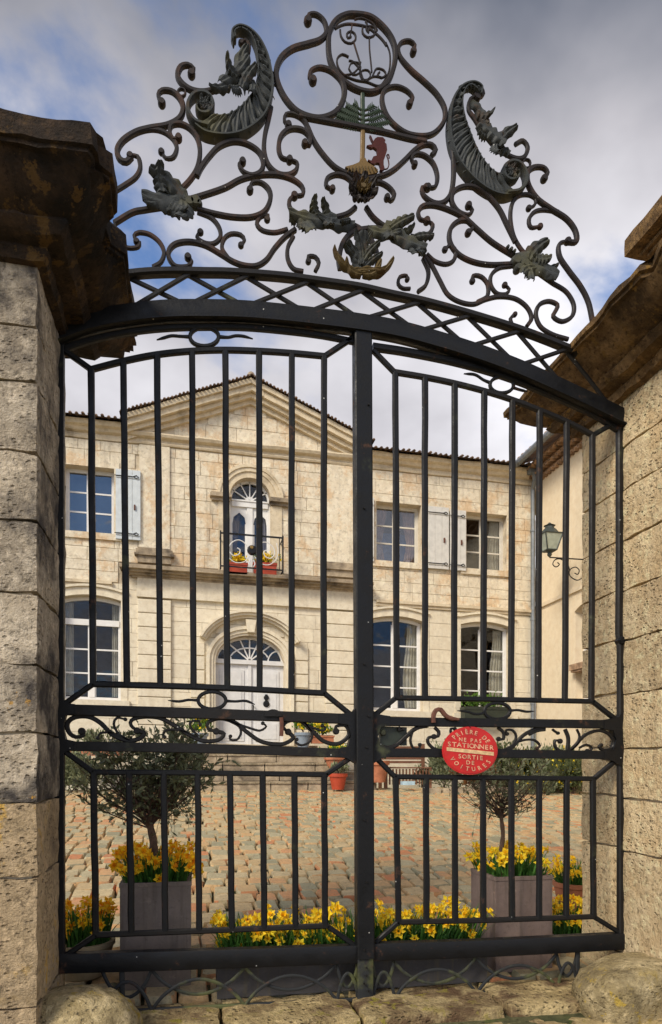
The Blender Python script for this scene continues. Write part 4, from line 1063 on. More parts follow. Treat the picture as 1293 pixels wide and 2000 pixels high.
for i, (a, b) in enumerate((((672,705),(612,662)), ((672,735),(563,678)), ((672,765),(525,706)), ((672,792),(507,740)), ((672,812),(560,790)), ((678,705),(742,674)), ((678,738),(778,700)), ((678,768),(800,735)), ((678,795),(835,775)), ((678,815),(795,808)))):
    m = MB(); P = [gp('B', a), gp('B', ((a[0]+b[0])/2, (a[1]+b[1])/2+6)), gp('B', b)]; P = smooth_path(P, .01)
    bar(m, P, 3.6*PX, .012, yc=-.006)
    for j in range(2, len(P)-1):                     # leaflets
        for s in (-1, 1):
            t = (P[j+1]-P[j-1]).normalized(); n = Vector((-t.y, t.x))*s; q = P[j] + (n*.8+t*.7)*.026
            bar(m, [P[j], P[j].lerp(q, .5), q], .006, .006, yc=-.008+.004*s, t1=.4)
    m.build('frond', M['palm'], PALM, True)
LION = [(712,872),(722,880),(735,912),(745,895),(762,885),(795,887),(812,905),(806,918),(818,930),(822,968),(812,1000),(800,1030),(800,1060),(806,1082),(792,1095),(775,1092),(782,1075),(772,1048),(755,1046),(740,1055),(722,1050),(716,1040),(700,1032),(704,1026),(722,1034),(735,1008),(755,1002),(762,985),(756,962),(738,948),(722,952),(708,946),(694,938),(712,934),(728,932),(735,920),(722,896)]
m = MB(); m.prism([tuple(gp('B', p)) for p in LION][::-1], -.02, -.002)
LI = m.build('lion_emblem', M['lionred'], TOPO, label='small red rampant lion silhouette beside the palm trunk')
m = MB(); bar(m, curve_px('B', [(806,1080),(826,1075),(836,1050),(830,1015),(822,992),(834,988),(838,1010)]), 1.9*PX, .008, yc=-.010); m.build('tail', M['lionred'], LI, True)
# acanthus leaves: ruffled sheets curling off the bars
def lobe(m, p0, p1, w, bend=0.0, curl=.03, ruff=5, seed=0, y0=-.012, back=0.0, pw=.75):
    a, b = Vector(p0), Vector(p1); t = b-a; n = Vector((-t.y, t.x)).normalized(); K, J = 20, 6
    front = []; L_ = t.length
    for i in range(K+1):
        u = i/K; c = a.lerp(b, u) + n*bend*L_*4*u*(1-u)
        hw = 1.16*w*max(.05, math.sin(math.pi*(.09+u*.80)**pw))**.5 * (.80 + .24*abs(math.sin(u*math.pi*ruff*1.3+seed*.2)))
        for j in range(J+1):
            s = -1 + 2*j/J; q = c + n*s*hw + (t/L_)*(-.12*abs(s)*hw)
            y = y0 - .016*(1-s*s) - curl*(u**2) + .006*abs(s)*math.sin(u*math.pi*ruff*2.6+seed) + .004*math.cos(s*math.pi*2) + back*u
            front.append((q.x, y, q.y))
    N_ = len(front); W_ = J+1; bk = [(x, y+.008, z) for x, y, z in front]; fs = []
    for i in range(K):
        for j in range(J):
            q = (i*W_+j, i*W_+j+1, (i+1)*W_+j+1, (i+1)*W_+j); fs.append(q); fs.append(tuple(N_+k for k in q[::-1]))
    edge = [j for j in range(W_)] + [i*W_+J for i in range(1, K+1)] + [K*W_+j for j in range(J-1, -1, -1)] + [i*W_ for i in range(K-1, 0, -1)]
    for i in range(len(edge)): p, q = edge[i], edge[(i+1) % len(edge)]; fs.append((p, N_+p, N_+q, q))
    m.add(front + bk, fs)
def leafgroup(t, lobes, name='acanthus_leaf', mat=None, lab=None, cluster=None):
    par = None
    for i, l in enumerate(lobes):
        p0, p1, w, bend = l[:4]; k = ZT[t][2]
        m = MB(); lobe(m, gp(t, p0), gp(t, p1), w/k*PX, bend, l[4] if len(l) > 4 else .02, 2.2+.6*(i % 3), i*1.7, y0=-.014-.007*(i % 3))
        o = m.build(name if par is None else 'leaf_lobe', mat or M['leafiron'], TOPO if par is None else par, True, label=lab if par is None else None)
        if par is None: par = o
    if cluster:
        for c, r in cluster:
            m = MB(); q = gp(t, c); m.disc(q, r/ZT[t][2]*PX, -.035, .02, 12); m.build('bead', M['leafiron'], par, True)
    return par
leafgroup('A', [((440,1035),(200,1012),44,.05), ((420,1030),(245,910),34,-.12,.05), ((310,1000),(295,895),28,.1,.06), ((330,1000),(215,1050),30,.1), ((410,1040),(385,1155),36,.15,.05), ((350,1050),(430,1110),22,-.1,.04), ((300,1060),(400,1120),18,.1)], cluster=[((440,1035),26), ((470,1032),28), ((415,1010),18), ((490,1045),14)], lab='grey-green bell of curling acanthus leaves at the left of the crest')
leafgroup('C', [((780,1055),(992,1155),46,.05), ((850,1070),(922,1005),32,.15,.05), ((880,1060),(950,1075),28,-.1), ((860,1090),(980,1170),26,.1), ((880,1110),(800,1175),26,-.15,.05), ((850,1120),(840,1205),22,.1,.05), ((940,1140),(990,1100),14,.1)], cluster=[((745,1005),9), ((762,1016),10), ((778,1026),9), ((790,1070),26), ((800,1105),20), ((835,1085),22)], lab='grey-green bell of curling acanthus leaves at the right of the crest')
leafgroup('D', [((650,345),(430,320),34,.08), ((540,318),(250,295),42,.06), ((430,310),(400,235),26,.2,.05), ((480,310),(450,240),24,-.2,.05), ((500,320),(500,402),34,-.1,.05), ((330,330),(380,460),42,.1,.07), ((300,330),(255,320),16,.1), ((360,340),(330,430),28,-.1,.05), ((620,335),(560,360),16,0)], lab='long acanthus leaf left of the shell')
leafgroup('D', [((730,372),(920,410),32,-.08), ((830,350),(1070,510),44,-.06), ((860,385),(985,345),28,.1,.04), ((930,395),(1000,365),20,-.1), ((850,390),(850,475),34,.1,.05), ((1000,440),(1110,445),24,.1), ((1020,480),(1010,580),40,-.1,.07), ((1060,470),(1000,560),28,.1,.05)], lab='long acanthus leaf right of the shell')
ros = leafgroup('D', [((690,165),(690+90*math.cos(R(a)), 165+90*math.sin(R(a))), 30, .05*(-1)**i, .04) for i, a in enumerate(range(10, 370, 45))], name='rosette', mat=M['iron_top'], lab='brown and gilt flower rosette under the palm emblem')
m = MB()
for i, a in enumerate(range(0, 360, 51)): lobe(m, gp('D', (690,165)), gp('D', (690+42*math.cos(R(a)), 165+42*math.sin(R(a)))), 13/3.08*PX, 0, .03, 2, i, y0=-.045)
m.disc(gp('D', (690,165)), .016, -.075, -.04, 10); m.build('rosette_heart', M['gilt'], ros, True)
sh = leafgroup('D', [((688,620),(690,435),46,0,.05), ((688,600),(600,490),24,-.1,.04), ((688,600),(780,500),24,.1,.04), ((680,620),(580,500),22,-.16,.04), ((700,620),(800,560),20,.1,.04), ((690,600),(640,440),20,-.1,.05), ((690,600),(735,440),20,.1,.05)], name='palmette', mat=M['leafiron'], lab='green and gilt shell palmette inside a ring above the rail')
m = MB()
for i, (a, b, w, be) in enumerate((((690,655),(515,520),20,.16), ((690,655),(868,590),20,-.16), ((690,660),(585,590),22,.2), ((690,660),(795,600),22,-.2), ((640,640),(820,660),20,.06))): lobe(m, gp('D', a), gp('D', b), w/3.08*PX, be, .03, 2, i, y0=-.03)
m.build('shell_base', M['gilt'], sh, True)
# fern crescents
def crescent(t, outer, inner, n, spiral, ribs_mat, lab):
    k = ZT[t][2]; O = curve_px(t, outer); I = curve_px(t, inner)
    m = MB(); bar(m, O, 13/k*PX, .07, t0=.7); C_ = m.build('fern_crescent', M['leafiron'], TOPO, True, label=lab)
    m = MB(); bar(m, I, 8/k*PX, .05, yc=-.01); m.build('inner_rib', M['leafiron'], C_, True)
    def at(P, u): f = u*(len(P)-1); i = int(min(f, len(P)-2)); return P[i].lerp(P[i+1], f-i)
    for j in range(n):
        u = (j+.5)/n; a, b = at(O, u), at(I, u); d = at(O, min(1, u+.35/n)) - at(O, max(0, u-.35/n)); wd = d.length*.58
        m = MB(); lobe(m, a, a.lerp(b, 1.02), wd, .06, .012, 1.2, j, y0=-.010, pw=.6); m.build('fern_rib', ribs_mat, C_, True)
    m = MB(); P = curve_px(t, spiral); bar(m, P, 19/k*PX, .06, yc=-.012, t1=.4); m.build('fern_coil', M['leafiron'], C_, True)
    m = MB(); c = sum((p for p in P[len(P)//2:]), Vector((0, 0)))/(len(P)-len(P)//2)
    for i, a in enumerate(range(0, 360, 60)): lobe(m, c, c + Vector((math.cos(R(a)), math.sin(R(a))))*40/k*PX, 13/k*PX, .15, .01, 2, i, y0=-.02)
    m.build('coil_leaf', M['leafiron'], C_, True)
    return C_
crescent('A', [(664,215),(655,178),(690,155),(740,172),(790,222),(828,295),(848,370),(858,450),(845,530),(812,605),(750,662),(680,694),(600,702),(520,688),(468,652)],
         [(672,215),(668,185),(700,172),(745,200),(772,255),(782,320),(785,400),(772,470),(740,520),(695,570),(640,605),(590,612),(560,605)], 17,
         [(530,660),(470,640),(436,590),(436,540),(466,502),(512,496),(548,522),(556,565),(530,598),(490,592),(475,560),(500,540)], M['leafiron'], 'ribbed fern crescent with a coiled tip at the left of the crest')
crescent('C', [(612,235),(616,200),(575,178),(520,196),(478,250),(458,330),(455,410),(472,500),(515,590),(585,670),(665,725),(735,743),(795,728)],
         [(590,215),(560,195),(530,215),(516,280),(528,360),(552,430),(580,500),(615,565),(655,615),(690,640),(715,645)], 17,
         [(740,735),(800,725),(834,685),(834,635),(805,592),(765,580),(730,602),(726,645),(752,672),(790,662),(800,632),(772,618)], M['leafiron'], 'ribbed fern crescent with a coiled tip at the right of the crest')
leafgroup('A', [((700,380),(728,270),26,.15), ((600,440),(735,330),30,-.05), ((690,420),(625,350),20,.2,.05), ((640,440),(540,470),20,.1), ((700,470),(770,390),26,.1,.04), ((690,480),(640,520),22,-.1,.05), ((755,430),(745,520),20,.1,.04)], lab='dark acanthus spray inside the left crescent')
leafgroup('C', [((565,270),(640,400),22,.1), ((590,330),(658,360),20,-.2,.05), ((600,390),(720,510),34,.05), ((700,480),(770,435),26,.15,.05), ((640,450),(590,420),18,.1), ((680,500),(680,575),20,-.1,.05), ((690,500),(750,545),22,.1)], lab='dark acanthus spray inside the right crescent')
m = MB(); P = [gp('C', (848+20*math.cos(R(a)), 570+22*math.sin(R(a)))) for a in range(0, 360, 30)]; bar(m, P, 3.6*PX, .02, closed=True); m.build('link_ring', M['iron_top'], TOPO, True)
m = MB(); P = [gp('A', (400+20*math.cos(R(a)), 470+20*math.sin(R(a)))) for a in range(0, 360, 30)]; bar(m, P, 3.6*PX, .02, closed=True); m.build('link_ring', M['iron_top'], TOPO, True)
# lower rail of the crest, lattice and the curved lintel
RAILP = [(200,545),(254,537),(300,533),(355,532),(400,533),(451,534),(548,541),(625,551),(700,562),(758,575),(835,592),(932,619),(1029,650),(1115,684),(1160,706)]
m = MB(); P = curve_px('P', RAILP, step=.03); bar(m, P, 13*PX, .055); m.build('crest_rail', M['iron_r'], TOPO, True)
LINP = [(108,658),(180,632),(260,617),(330,610),(400,609),(480,611),(560,618),(630,626),(700,635),(775,648),(850,668),(930,693),(1000,719),(1060,745),(1110,768),(1165,794),(1214,818)]
m = MB(); P = curve_px('P', LINP, step=.03); bar(m, P, 36*PX, .05); LIN = m.build('lintel', M['iron'], TOPO, True, label='thick curved dark iron lintel over both gate leaves')
m = MB(); P2 = [p - Vector((0, .055)) for p in P]; bar(m, P2, .010, .05, yc=-.035); m.build('lintel_flange', M['iron'], LIN, True)
railc = curve_px('P', RAILP, step=.03)
def yon(path, x):
    for i in range(len(path)-1):
        if path[i].x <= x <= path[i+1].x: u = (x-path[i].x)/(path[i+1].x-path[i].x); return path[i].y + (path[i+1].y-path[i].y)*u
    return path[0].y if x < path[0].x else path[-1].y
nodes = [onY(x, y).x for x, y in ((254,545),(370,543),(484,543),(602,555),(709,569),(818,590),(916,614),(1013,649),(1105,690))]
for i, x in enumerate(nodes):
    for s in (-1, 1):
        j = i + s
        if not 0 <= j < len(nodes): continue
        xe = x + (nodes[j]-x)*.93; a = Vector((x, yon(railc, x)-.012)); b = Vector((xe, yon(P, xe)+.04))
        m = MB(); bar(m, [a, a.lerp(b, .5), b], 7.5*PX, .016, yc=.008*s); m.build('lattice_bar', M['iron_r'], TOPO)
m = MB()
for x, y in ((1100,700),): 
    bar(m, [gp('P', (1105,680)), gp('P', (1150,735)), gp('P', (1192,790))], 7*PX, .02, yc=.012)
m.build('brace', M['iron_r'], TOPO)

# ------------------------------------------------------------ the two leaves
GL = empty('gate_leaf', (XL, 0, 0), 'left leaf of the black iron gate with the thick riveted meeting post', 'gate', 'leaves of the iron gate')
GR = empty('gate_leaf', (XR, 0, 0), 'right leaf of the black iron gate with the red round sign on it', 'gate', 'leaves of the iron gate')
def pbar(par, name, pts, wpx, d=.026, yc=0.0, mat='iron', sm=True, lab=None, t=1.0):
    m = MB(); P = curve_px('P', pts, step=.03) if sm else [gp('P', p) for p in pts]
    if not sm: P = [q for i in range(len(P)-1) for q in (P[i], P[i].lerp(P[i+1], .5))] + [P[-1]]
    bar(m, P, wpx*PX, d, yc, t0=t, t1=t); return m.build(name, M[mat], par, True, label=lab)
def vbar(par, x0, y0, x1, y1, wpx=11.0, mat='iron'):
    a, b = gp('P', (x0, y0)), gp('P', (x1, y1)); w = wpx*PX*.5; m = MB(); k = 8; vs = []; fs = []; rr = random.Random(x0+y0)
    for i in range(k+1):                              # hand-forged: very slightly bowed
        c = a.lerp(b, i/k); ww = w*(1+rr.uniform(-.05, .05)); c = c + Vector((rr.uniform(-.0016, .0016), 0)) if 0 < i < k else c
        for (sx, sy) in ((-1,-.6),(-.6,-1),(.6,-1),(1,-.6),(1,.6),(.6,1),(-.6,1),(-1,.6)): vs.append((c.x+sx*ww, sy*.0145, c.y))
    for i in range(k):
        for j in range(8): fs.append((i*8+j, i*8+(j+1) % 8, (i+1)*8+(j+1) % 8, (i+1)*8+j))
    m.add(vs, [f[::-1] for f in fs]); m.build('bar', M[mat], par)
# left leaf
for a, b in (((178,722),(182,1336)), ((241,706),(248,1338)), ((307,693),(313,1340)), ((375,686),(378,1343)), ((440,684),(444,1346)), ((506,686),(507,1348)), ((570,690),(569,1351)), ((633,696),(632,1353))): vbar(GL, *a, *b, 11.2)
for a, b in (((183,1508),(187,1824)), ((252,1508),(257,1820)), ((320,1509),(323,1818)), ((386,1510),(389,1816)), ((449,1510),(453,1814)), ((513,1511),(516,1812)), ((575,1511),(577,1810)), ((633,1512),(635,1808))): vbar(GL, *a, *b, 11.2)
for a, b in (((772,728),(775,1364)), ((830,738),(830,1364)), ((888,750),(887,1365)), ((946,765),(944,1365)), ((1001,782),(998,1366)), ((1054,802),(1051,1367)), ((1107,825),(1103,1368)), ((1157,850),(1155,1369))): vbar(GR, *a, *b, 11.0, 'iron_r' if a[0] > 1000 else 'iron')
for a, b in (((773,1518),(778,1800)), ((832,1518),(833,1799)), ((888,1519),(889,1798)), ((943,1519),(944,1797)), ((998,1520),(1000,1796)), ((1053,1520),(1053,1794)), ((1107,1521),(1106,1792)), ((1158,1521),(1159,1790))): vbar(GR, *a, *b, 11.0)
pbar(GL, 'stile', [(117,650),(117,1000),(117,1500),(118,1885)], 15, .04, sm=False)
pbar(GR, 'stile', [(1210,826),(1210,1100),(1209,1236),(1212,1262),(1212,1500),(1212,1840)], 13, .036, sm=False, mat='iron_r')
m = MB(); c = gp('P', (1212, 1252)); m.disc(c, .028, -.03, .03, 6); m.build('hinge_collar', M['iron'], GR)
a, b = gp('P', (706, 655)), gp('P', (711, 1868)); m = MB()
k = 6; vs = []; fs = []
def post(m, a, b, w0, d0):
    for i in range(2):
        pass
post_m = MB(); bar(post_m, [a.lerp(b, i/8) for i in range(9)], 33*PX, .075, yc=-.012); POST = post_m.build('meeting_post', M['iron'], GL, True, label='wide flat black meeting post with a row of rivets')
post_m = MB(); bar(post_m, [gp('P', (711,1868)), gp('P', (711,1910)), gp('P', (711,1952))], 30*PX, .06, yc=-.006); post_m.build('post_foot', M['iron_low'], POST, True, label='moss-green foot of the meeting post')
for y in (1300, 1400, 1460, 1600, 1720, 1850, 1885, 1900, 1915, 1930, 1000, 800):
    m = MB(); q = gp('P', (711, y)); m.disc(q + Vector((random.choice((-.012, 0, .012)), 0)), .006, -.060, -.046, 6); m.build('rivet', M['iron_r'], POST)
pbar(GL, 'top_rail', [(118,685),(180,664),(260,648),(330,641),(400,639),(480,640),(560,647),(630,656),(692,668)], 11)
pbar(GR, 'top_rail', [(728,678),(800,689),(900,710),(1000,740),(1100,781),(1165,812),(1206,838)], 14, .034)
pbar(GL, 'upper_panel_rail', [(178,722),(240,706),(306,693),(375,686),(440,684),(506,686),(570,690),(634,696)], 10)
pbar(GR, 'upper_panel_rail', [(770,727),(830,737),(888,749),(946,764),(1003,782),(1055,802),(1107,824),(1158,850)], 10, mat='iron_r')
for par, segs in ((GL, [((634,696),(692,658)), ((178,722),(122,682)), ((182,1336),(122,1378)), ((632,1353),(690,1400)), ((182,1508),(122,1464)), ((637,1512),(688,1478)), ((188,1826),(126,1868)), ((640,1809),(692,1846))]),
                  (GR, [((770,727),(728,684)), ((1158,850),(1204,824)), ((772,1364),(730,1398)), ((1157,1370),(1206,1408)), ((772,1518),(730,1476)), ((1160,1521),(1206,1482)), ((778,1801),(734,1840)), ((1160,1791),(1208,1820))])):
    for a, b in segs: pbar(par, 'corner_brace', [a, b], 9.5, sm=False, mat='iron')
pbar(GL, 'panel_rail', [(180,1336),(420,1343),(634,1354)], 11); pbar(GL, 'panel_rail', [(180,1508),(420,1510),(640,1513)], 10); pbar(GL, 'panel_rail', [(186,1826),(420,1817),(642,1808)], 10, mat='iron_r')
pbar(GR, 'panel_rail', [(770,1363),(960,1366),(1159,1370)], 10); pbar(GR, 'panel_rail', [(771,1517),(960,1519),(1162,1521)], 10); pbar(GR, 'panel_rail', [(776,1801),(960,1797),(1162,1790)], 10, mat='iron_r')
pbar(GL, 'lock_rail', [(112,1386),(400,1394),(694,1405)], 19, .04, mat='iron_r'); pbar(GL, 'lock_rail', [(112,1457),(400,1462),(694,1472)], 17, .04, mat='iron_r')
pbar(GR, 'lock_rail', [(728,1409),(960,1412),(1208,1415)], 17, .04); pbar(GR, 'lock_rail', [(728,1470),(960,1472),(1208,1475)], 17, .04)
pbar(GL, 'bottom_rail', [(118,1880),(400,1872),(697,1862)], 34, .06); pbar(GR, 'bottom_rail', [(725,1858),(960,1850),(1214,1837)], 33, .06)
for par, cx, ys in ((GL, 122, (1385, 1456)), (GL, 686, (1404, 1470)), (GR, 734, (1408, 1470)), (GR, 1202, (1415, 1475))):
    s = 1 if cx in (122, 734) else -1; y0, y1 = ys
    m = MB(); pts = [(cx-s*8, y0-22), (cx-s*2, y0-14), (cx+s*12, y0-11), (cx+s*26, y0-9), (cx+s*26, y0+9), (cx+s*8, y0+12), (cx+s*2, (y0+y1)/2), (cx+s*8, y1-12), (cx+s*26, y1-8), (cx+s*26, y1+8), (cx+s*10, y1+11), (cx-s*8, y1+22)]
    pp = [tuple(gp('P', p)) for p in pts]; m.prism(pp if s < 0 else pp[::-1], -.023, .023); m.build('corner_plate', M['iron'], par)
def ring(par, t, c, rx, ry, wl, tails):
    m = MB(); k = ZT[t][2]; P = [gp(t, (c[0]+rx*math.cos(R(a)), c[1]+ry*math.sin(R(a)))) for a in range(0, 360, 15)]
    bar(m, P, wl*PX, .022, closed=True); r_ = m.build('ring', M['iron'], par, True)
    for tl in tails:
        m = MB(); bar(m, curve_px(t, tl), 4.6*PX, .014, t0=1.3, t1=.25); m.build('wavy_tail', M['iron'], r_, True)
ring(GL, 'P', (399,658), 28, 18.5, 6.5, [[(372,658),(352,657),(335,656),(320,660),(306,664)], [(428,658),(446,659),(460,656),(476,657),(494,662)]])
ring(GL, 'P', (414,1368), 27, 17, 6.5, [[(388,1368),(368,1367),(350,1370),(328,1368)], [(440,1369),(460,1370),(480,1369),(498,1376)]])
ring(GR, 'P', (980,752), 23, 16, 6, [[(958,748),(944,742),(928,732),(906,730)], [(1002,757),(1014,761),(1030,765)]])
ring(GR, 'P', (971,1389), 25, 16, 6.5, [[(947,1392),(930,1395),(912,1390),(893,1388)], [(996,1388),(1012,1387),(1028,1390),(1044,1389)]])
for par, t, w, b, pts in (
 (GL, 'T', 17, 's', [(125,685),(134,700),(100,708),(72,688),(66,652),(95,628),(150,625),(200,650),(250,698),(310,722),(358,715),(380,692),(350,682)]),
 (GL, 'T', 9, 'e', [(310,718),(270,700),(240,690),(200,692),(190,712)]), (GL, 'T', 9, 's', [(302,636),(268,630),(255,655),(275,695),(320,722)]),
 (GL, 'T', 16, 's', [(350,682),(326,662),(327,640),(370,626),(440,630),(500,660),(560,698),(620,724),(680,720),(704,695),(672,685)]),
 (GL, 'T', 9, 'e', [(590,708),(540,685),(485,678),(457,690),(462,708)]), (GL, 'T', 9, 's', [(607,658),(600,642),(568,646),(568,668),(600,705)]),
 (GL, 'T', 16, 's', [(672,685),(640,675),(640,648),(690,632),(750,650),(800,690),(860,728),(940,737),(985,712),(965,687)]),
 (GL, 'T', 9, 'e', [(700,633),(760,655),(810,672),(850,682),(876,665),(862,652)]), (GL, 'T', 9, 'e', [(720,640),(765,665),(772,695),(755,720),(728,718),(730,705)]),
 (GL, 'T', 16, 'se', [(965,687),(945,668),(962,645),(1010,640),(1060,680),(1110,725),(1170,735),(1212,700),(1200,662),(1160,665),(1160,685)]),
 (GL, 'T', 9, 'e', [(1020,645),(1070,672),(1110,682),(1115,668),(1104,662)]), (GL, 'T', 9, 'e', [(1035,655),(1062,690),(1055,725),(1020,742),(995,728),(1000,718)]),
 (GR, 'S', 30, 's', [(105,992),(62,990),(42,1030),(80,1085),(150,1105),(215,1078),(280,1020),(350,962),(440,940)]),
 (GR, 'S', 17, 'e', [(325,985),(310,1050),(330,1105),(375,1112),(380,1082)]), (GR, 'S', 17, 's', [(255,965),(220,975),(232,950)]),
 (GR, 'S', 24, 's', [(485,1022),(515,1018),(520,985),(490,955)]), (GR, 'S', 22, '', [(485,1022),(445,1030),(440,1065),(480,1108),(545,1125),(640,1110)]),
 (GR, 'S', 17, 's', [(640,965),(612,962),(612,1000),(650,1040)]), (GR, 'S', 26, '', [(930,1125),(1040,1118),(1090,1075),(1150,1012),(1230,970),(1310,955)]),
 (GR, 'S', 17, 's', [(1028,1002),(1020,975),(1068,975),(1095,1020),(1068,1085),(1000,1122)]), (GR, 'S', 22, 's', [(965,1040),(1000,1040),(1000,990),(960,955)]), (GR, 'S', 17, 'e', [(1110,1060),(1170,1045),(1235,1050),(1272,1090),(1250,1108)]),
 (GR, 'E', 36, '', [(60,1345),(130,1312),(210,1300)]), (GR, 'E', 30, 's', [(350,1410),(308,1402),(298,1450),(350,1500),(420,1502),(490,1450),(560,1370),(640,1325),(730,1313),(808,1350),(848,1420),(825,1478),(750,1493),(710,1460),(740,1442)]),
 (GR, 'E', 20, 'e', [(530,1470),(590,1442),(640,1465),(632,1495),(600,1495)]), (GR, 'E', 34, '', [(395,1300),(425,1380),(420,1490)]), (GR, 'E', 18, '', [(505,1300),(530,1370),(490,1455),(430,1500)]), (GR, 'E', 20, 's', [(330,1335),(300,1318),(280,1300)]),
): scroll(par, t, pts, w/ZT[t][2], b, mat=M['iron_r'], d=.018, name='frieze_scroll', br=1.05, taper=.7)
# latch keeper, lock and handle
m = MB(); P = [gp('P', (532+17*math.cos(R(a)), 1400-14*math.sin(R(a)))) for a in range(0, 181, 20)]; m.prism([tuple(p) for p in P], -.034, -.021); LK = m.build('lock_case', M['iron_r'], GL)
m = MB(); bar(m, [gp('P', (548,1402)), gp('P', (549,1420)), gp('P', (548,1438))], 7*PX, .016, yc=-.03); m.build('latch_tongue', M['rusty'], LK, True)
m = MB(); bar(m, curve_px('P', [(843,1412),(843,1398),(848,1388),(857,1387),(864,1396),(874,1403),(892,1406)]), 8*PX, .022, yc=-.03, t1=.6); m.build('handle', M['rusty'], GR, True, label='rust-brown bent iron handle')
m = MB(); m.prism([tuple(gp('P', p)) for p in ((744,1418),(796,1420),(796,1456),(744,1456))][::-1], .012, .05); m.build('lock_case', M['darkgreen'], GR)
# interlaced kick grille under each leaf
def kick(par, x0, x1, ytop, ybot, feet, circ=None):
    pbar(par, 'kick_bar', [(x0, ybot(x0)), ((x0+x1)/2, ybot((x0+x1)/2)), (x1, ybot(x1))], 8, .02, mat='iron_low', sm=False)
    for i in range(len(feet)-1):
        a, b = feet[i], feet[i+1]; h = ybot((a+b)/2) - ytop((a+b)/2)
        P = [(a + (b-a)*k/10, ybot(a + (b-a)*k/10) - h*.74*math.sin(math.pi*k/10)**.75) for k in range(11)]
        pbar(par, 'grille_arc', P, 6, .012, yc=-.007, mat='iron_low')
        P = [(a + (b-a)*k/10, ytop(a + (b-a)*k/10) + h*.66*math.sin(math.pi*k/10)**.75) for k in range(11)]
        pbar(par, 'grille_arc', P, 6, .012, yc=.006, mat='iron_low')
kick(GL, 238, 696, lambda x: 1897 - (x-238)*.035, lambda x: 1976 - (x-238)*.052, [200, 296, 478, 658, 700])
kick(GR, 727, 1128, lambda x: 1880 - (x-727)*.045, lambda x: 1952 - (x-727)*.06, [727, 770, 930, 1088, 1128])
pbar(GL, 'kick_post', [(238,1890),(239,1975)], 9, .02, mat='iron_low', sm=False); pbar(GR, 'kick_post', [(1128,1850),(1127,1930)], 9, .02, mat='iron_low', sm=False)

# ------------------------------------------------------------ the enamel sign
SG = empty('no_parking_sign', tuple(onY(918, 1466, -.045)), 'round red enamel no-parking sign with faded cream lettering wired to the right gate leaf', 'sign')
sc_ = onY(918, 1466, -.045); rx_ = (onY(972, 1466, -.045).x - onY(864, 1466, -.045).x)/2; rz_ = (onY(918, 1419, -.045).z - onY(918, 1513, -.045).z)/2
m = MB(); n = 48
for q, y0, y1 in ((1.0, -.047, -.041), (.95, -.0495, -.0472)): m.prism([(sc_.x + rx_*q*math.cos(2*math.pi*i/n), sc_.z + rz_*q*math.sin(2*math.pi*i/n)) for i in range(n)], y0, y1)
m.build('plate', M['sign'], SG)
def SP(u, v): return (sc_.x + u*rx_, sc_.z + v*rz_ - u*.012)
m = MB(); m.prism([SP(-.85, .06), SP(.85, .02), SP(.85, -.13), SP(-.85, -.09)][::-1], -.0515, -.0497); m.build('bar_stripe', M['cream'], SG)
LET = {}
def letter(ch):
    if ch in LET: return LET[ch]
    cu = bpy.data.curves.new('letter', 'FONT'); cu.body = ch; cu.size = 1; cu.align_x = 'CENTER'; cu.offset = .018; cu.resolution_u = 3
    o = bpy.data.objects.new('letter', cu); COL.objects.link(o)
    dg = bpy.context.evaluated_depsgraph_get(); me = o.evaluated_get(dg).to_mesh()
    vs = [tuple(v.co) for v in me.vertices]; fs = [tuple(p.vertices) for p in me.polygons]
    o.evaluated_get(dg).to_mesh_clear(); bpy.data.objects.remove(o); bpy.data.curves.remove(cu)
    LET[ch] = (vs, fs); return LET[ch]
def put_letter(m, ch, u, v, size, rot=0, sx=1.0):
    vs, fs = letter(ch); c, s = math.cos(rot), math.sin(rot); out = []
    for x, y, _ in vs:
        x *= size*sx; y = (y-.35)*size; X_, Y_ = x*c - y*s, x*s + y*c
        p = SP(u + X_, v + Y_); out.append((p[0], -.0520, p[1]))
    m.add(out, fs)
def line(txt, v, size, adv, sx=1.0):
    m = MB(); w = [adv*(.55 if c in ' I' else 1) for c in txt]; x = -sum(w)/2
    for c, a in zip(txt, w):
        if c != ' ': put_letter(m, c, x + a/2, v, size, 0, sx)
        x += a
    m.build('lettering', M['letters'], SG)
line('NE PAS', .43, .22, .155, .85); line('STATIONNER', .20, .27, .178, .95); line('SORTIE', -.27, .25, .17, .9); line('DE', -.50, .23, .17, .9)
def arc(txt, r, a0, a1, size, flip):
    m = MB(); k = len(txt)
    for i, c in enumerate(txt):
        if c == ' ': continue
        a = R(a0 + (a1-a0)*i/(k-1)); put_letter(m, c, r*math.cos(a), r*math.sin(a), size, a - math.pi/2 if not flip else a + math.pi/2, .85)
    m.build('lettering', M['letters'], SG)
arc('PRIÈRE DE', .77, 140, 36, .25, False); arc('VOITURES', .76, 212, 328, .24, True)
m = MB(); m.tube([(sc_.x, -.05, sc_.z+rz_*.95), (sc_.x-.01, -.045, sc_.z+rz_*1.12), (sc_.x-.02, -.03, sc_.z+rz_*1.3)], .0025, 5); m.build('wire', M['iron'], SG)

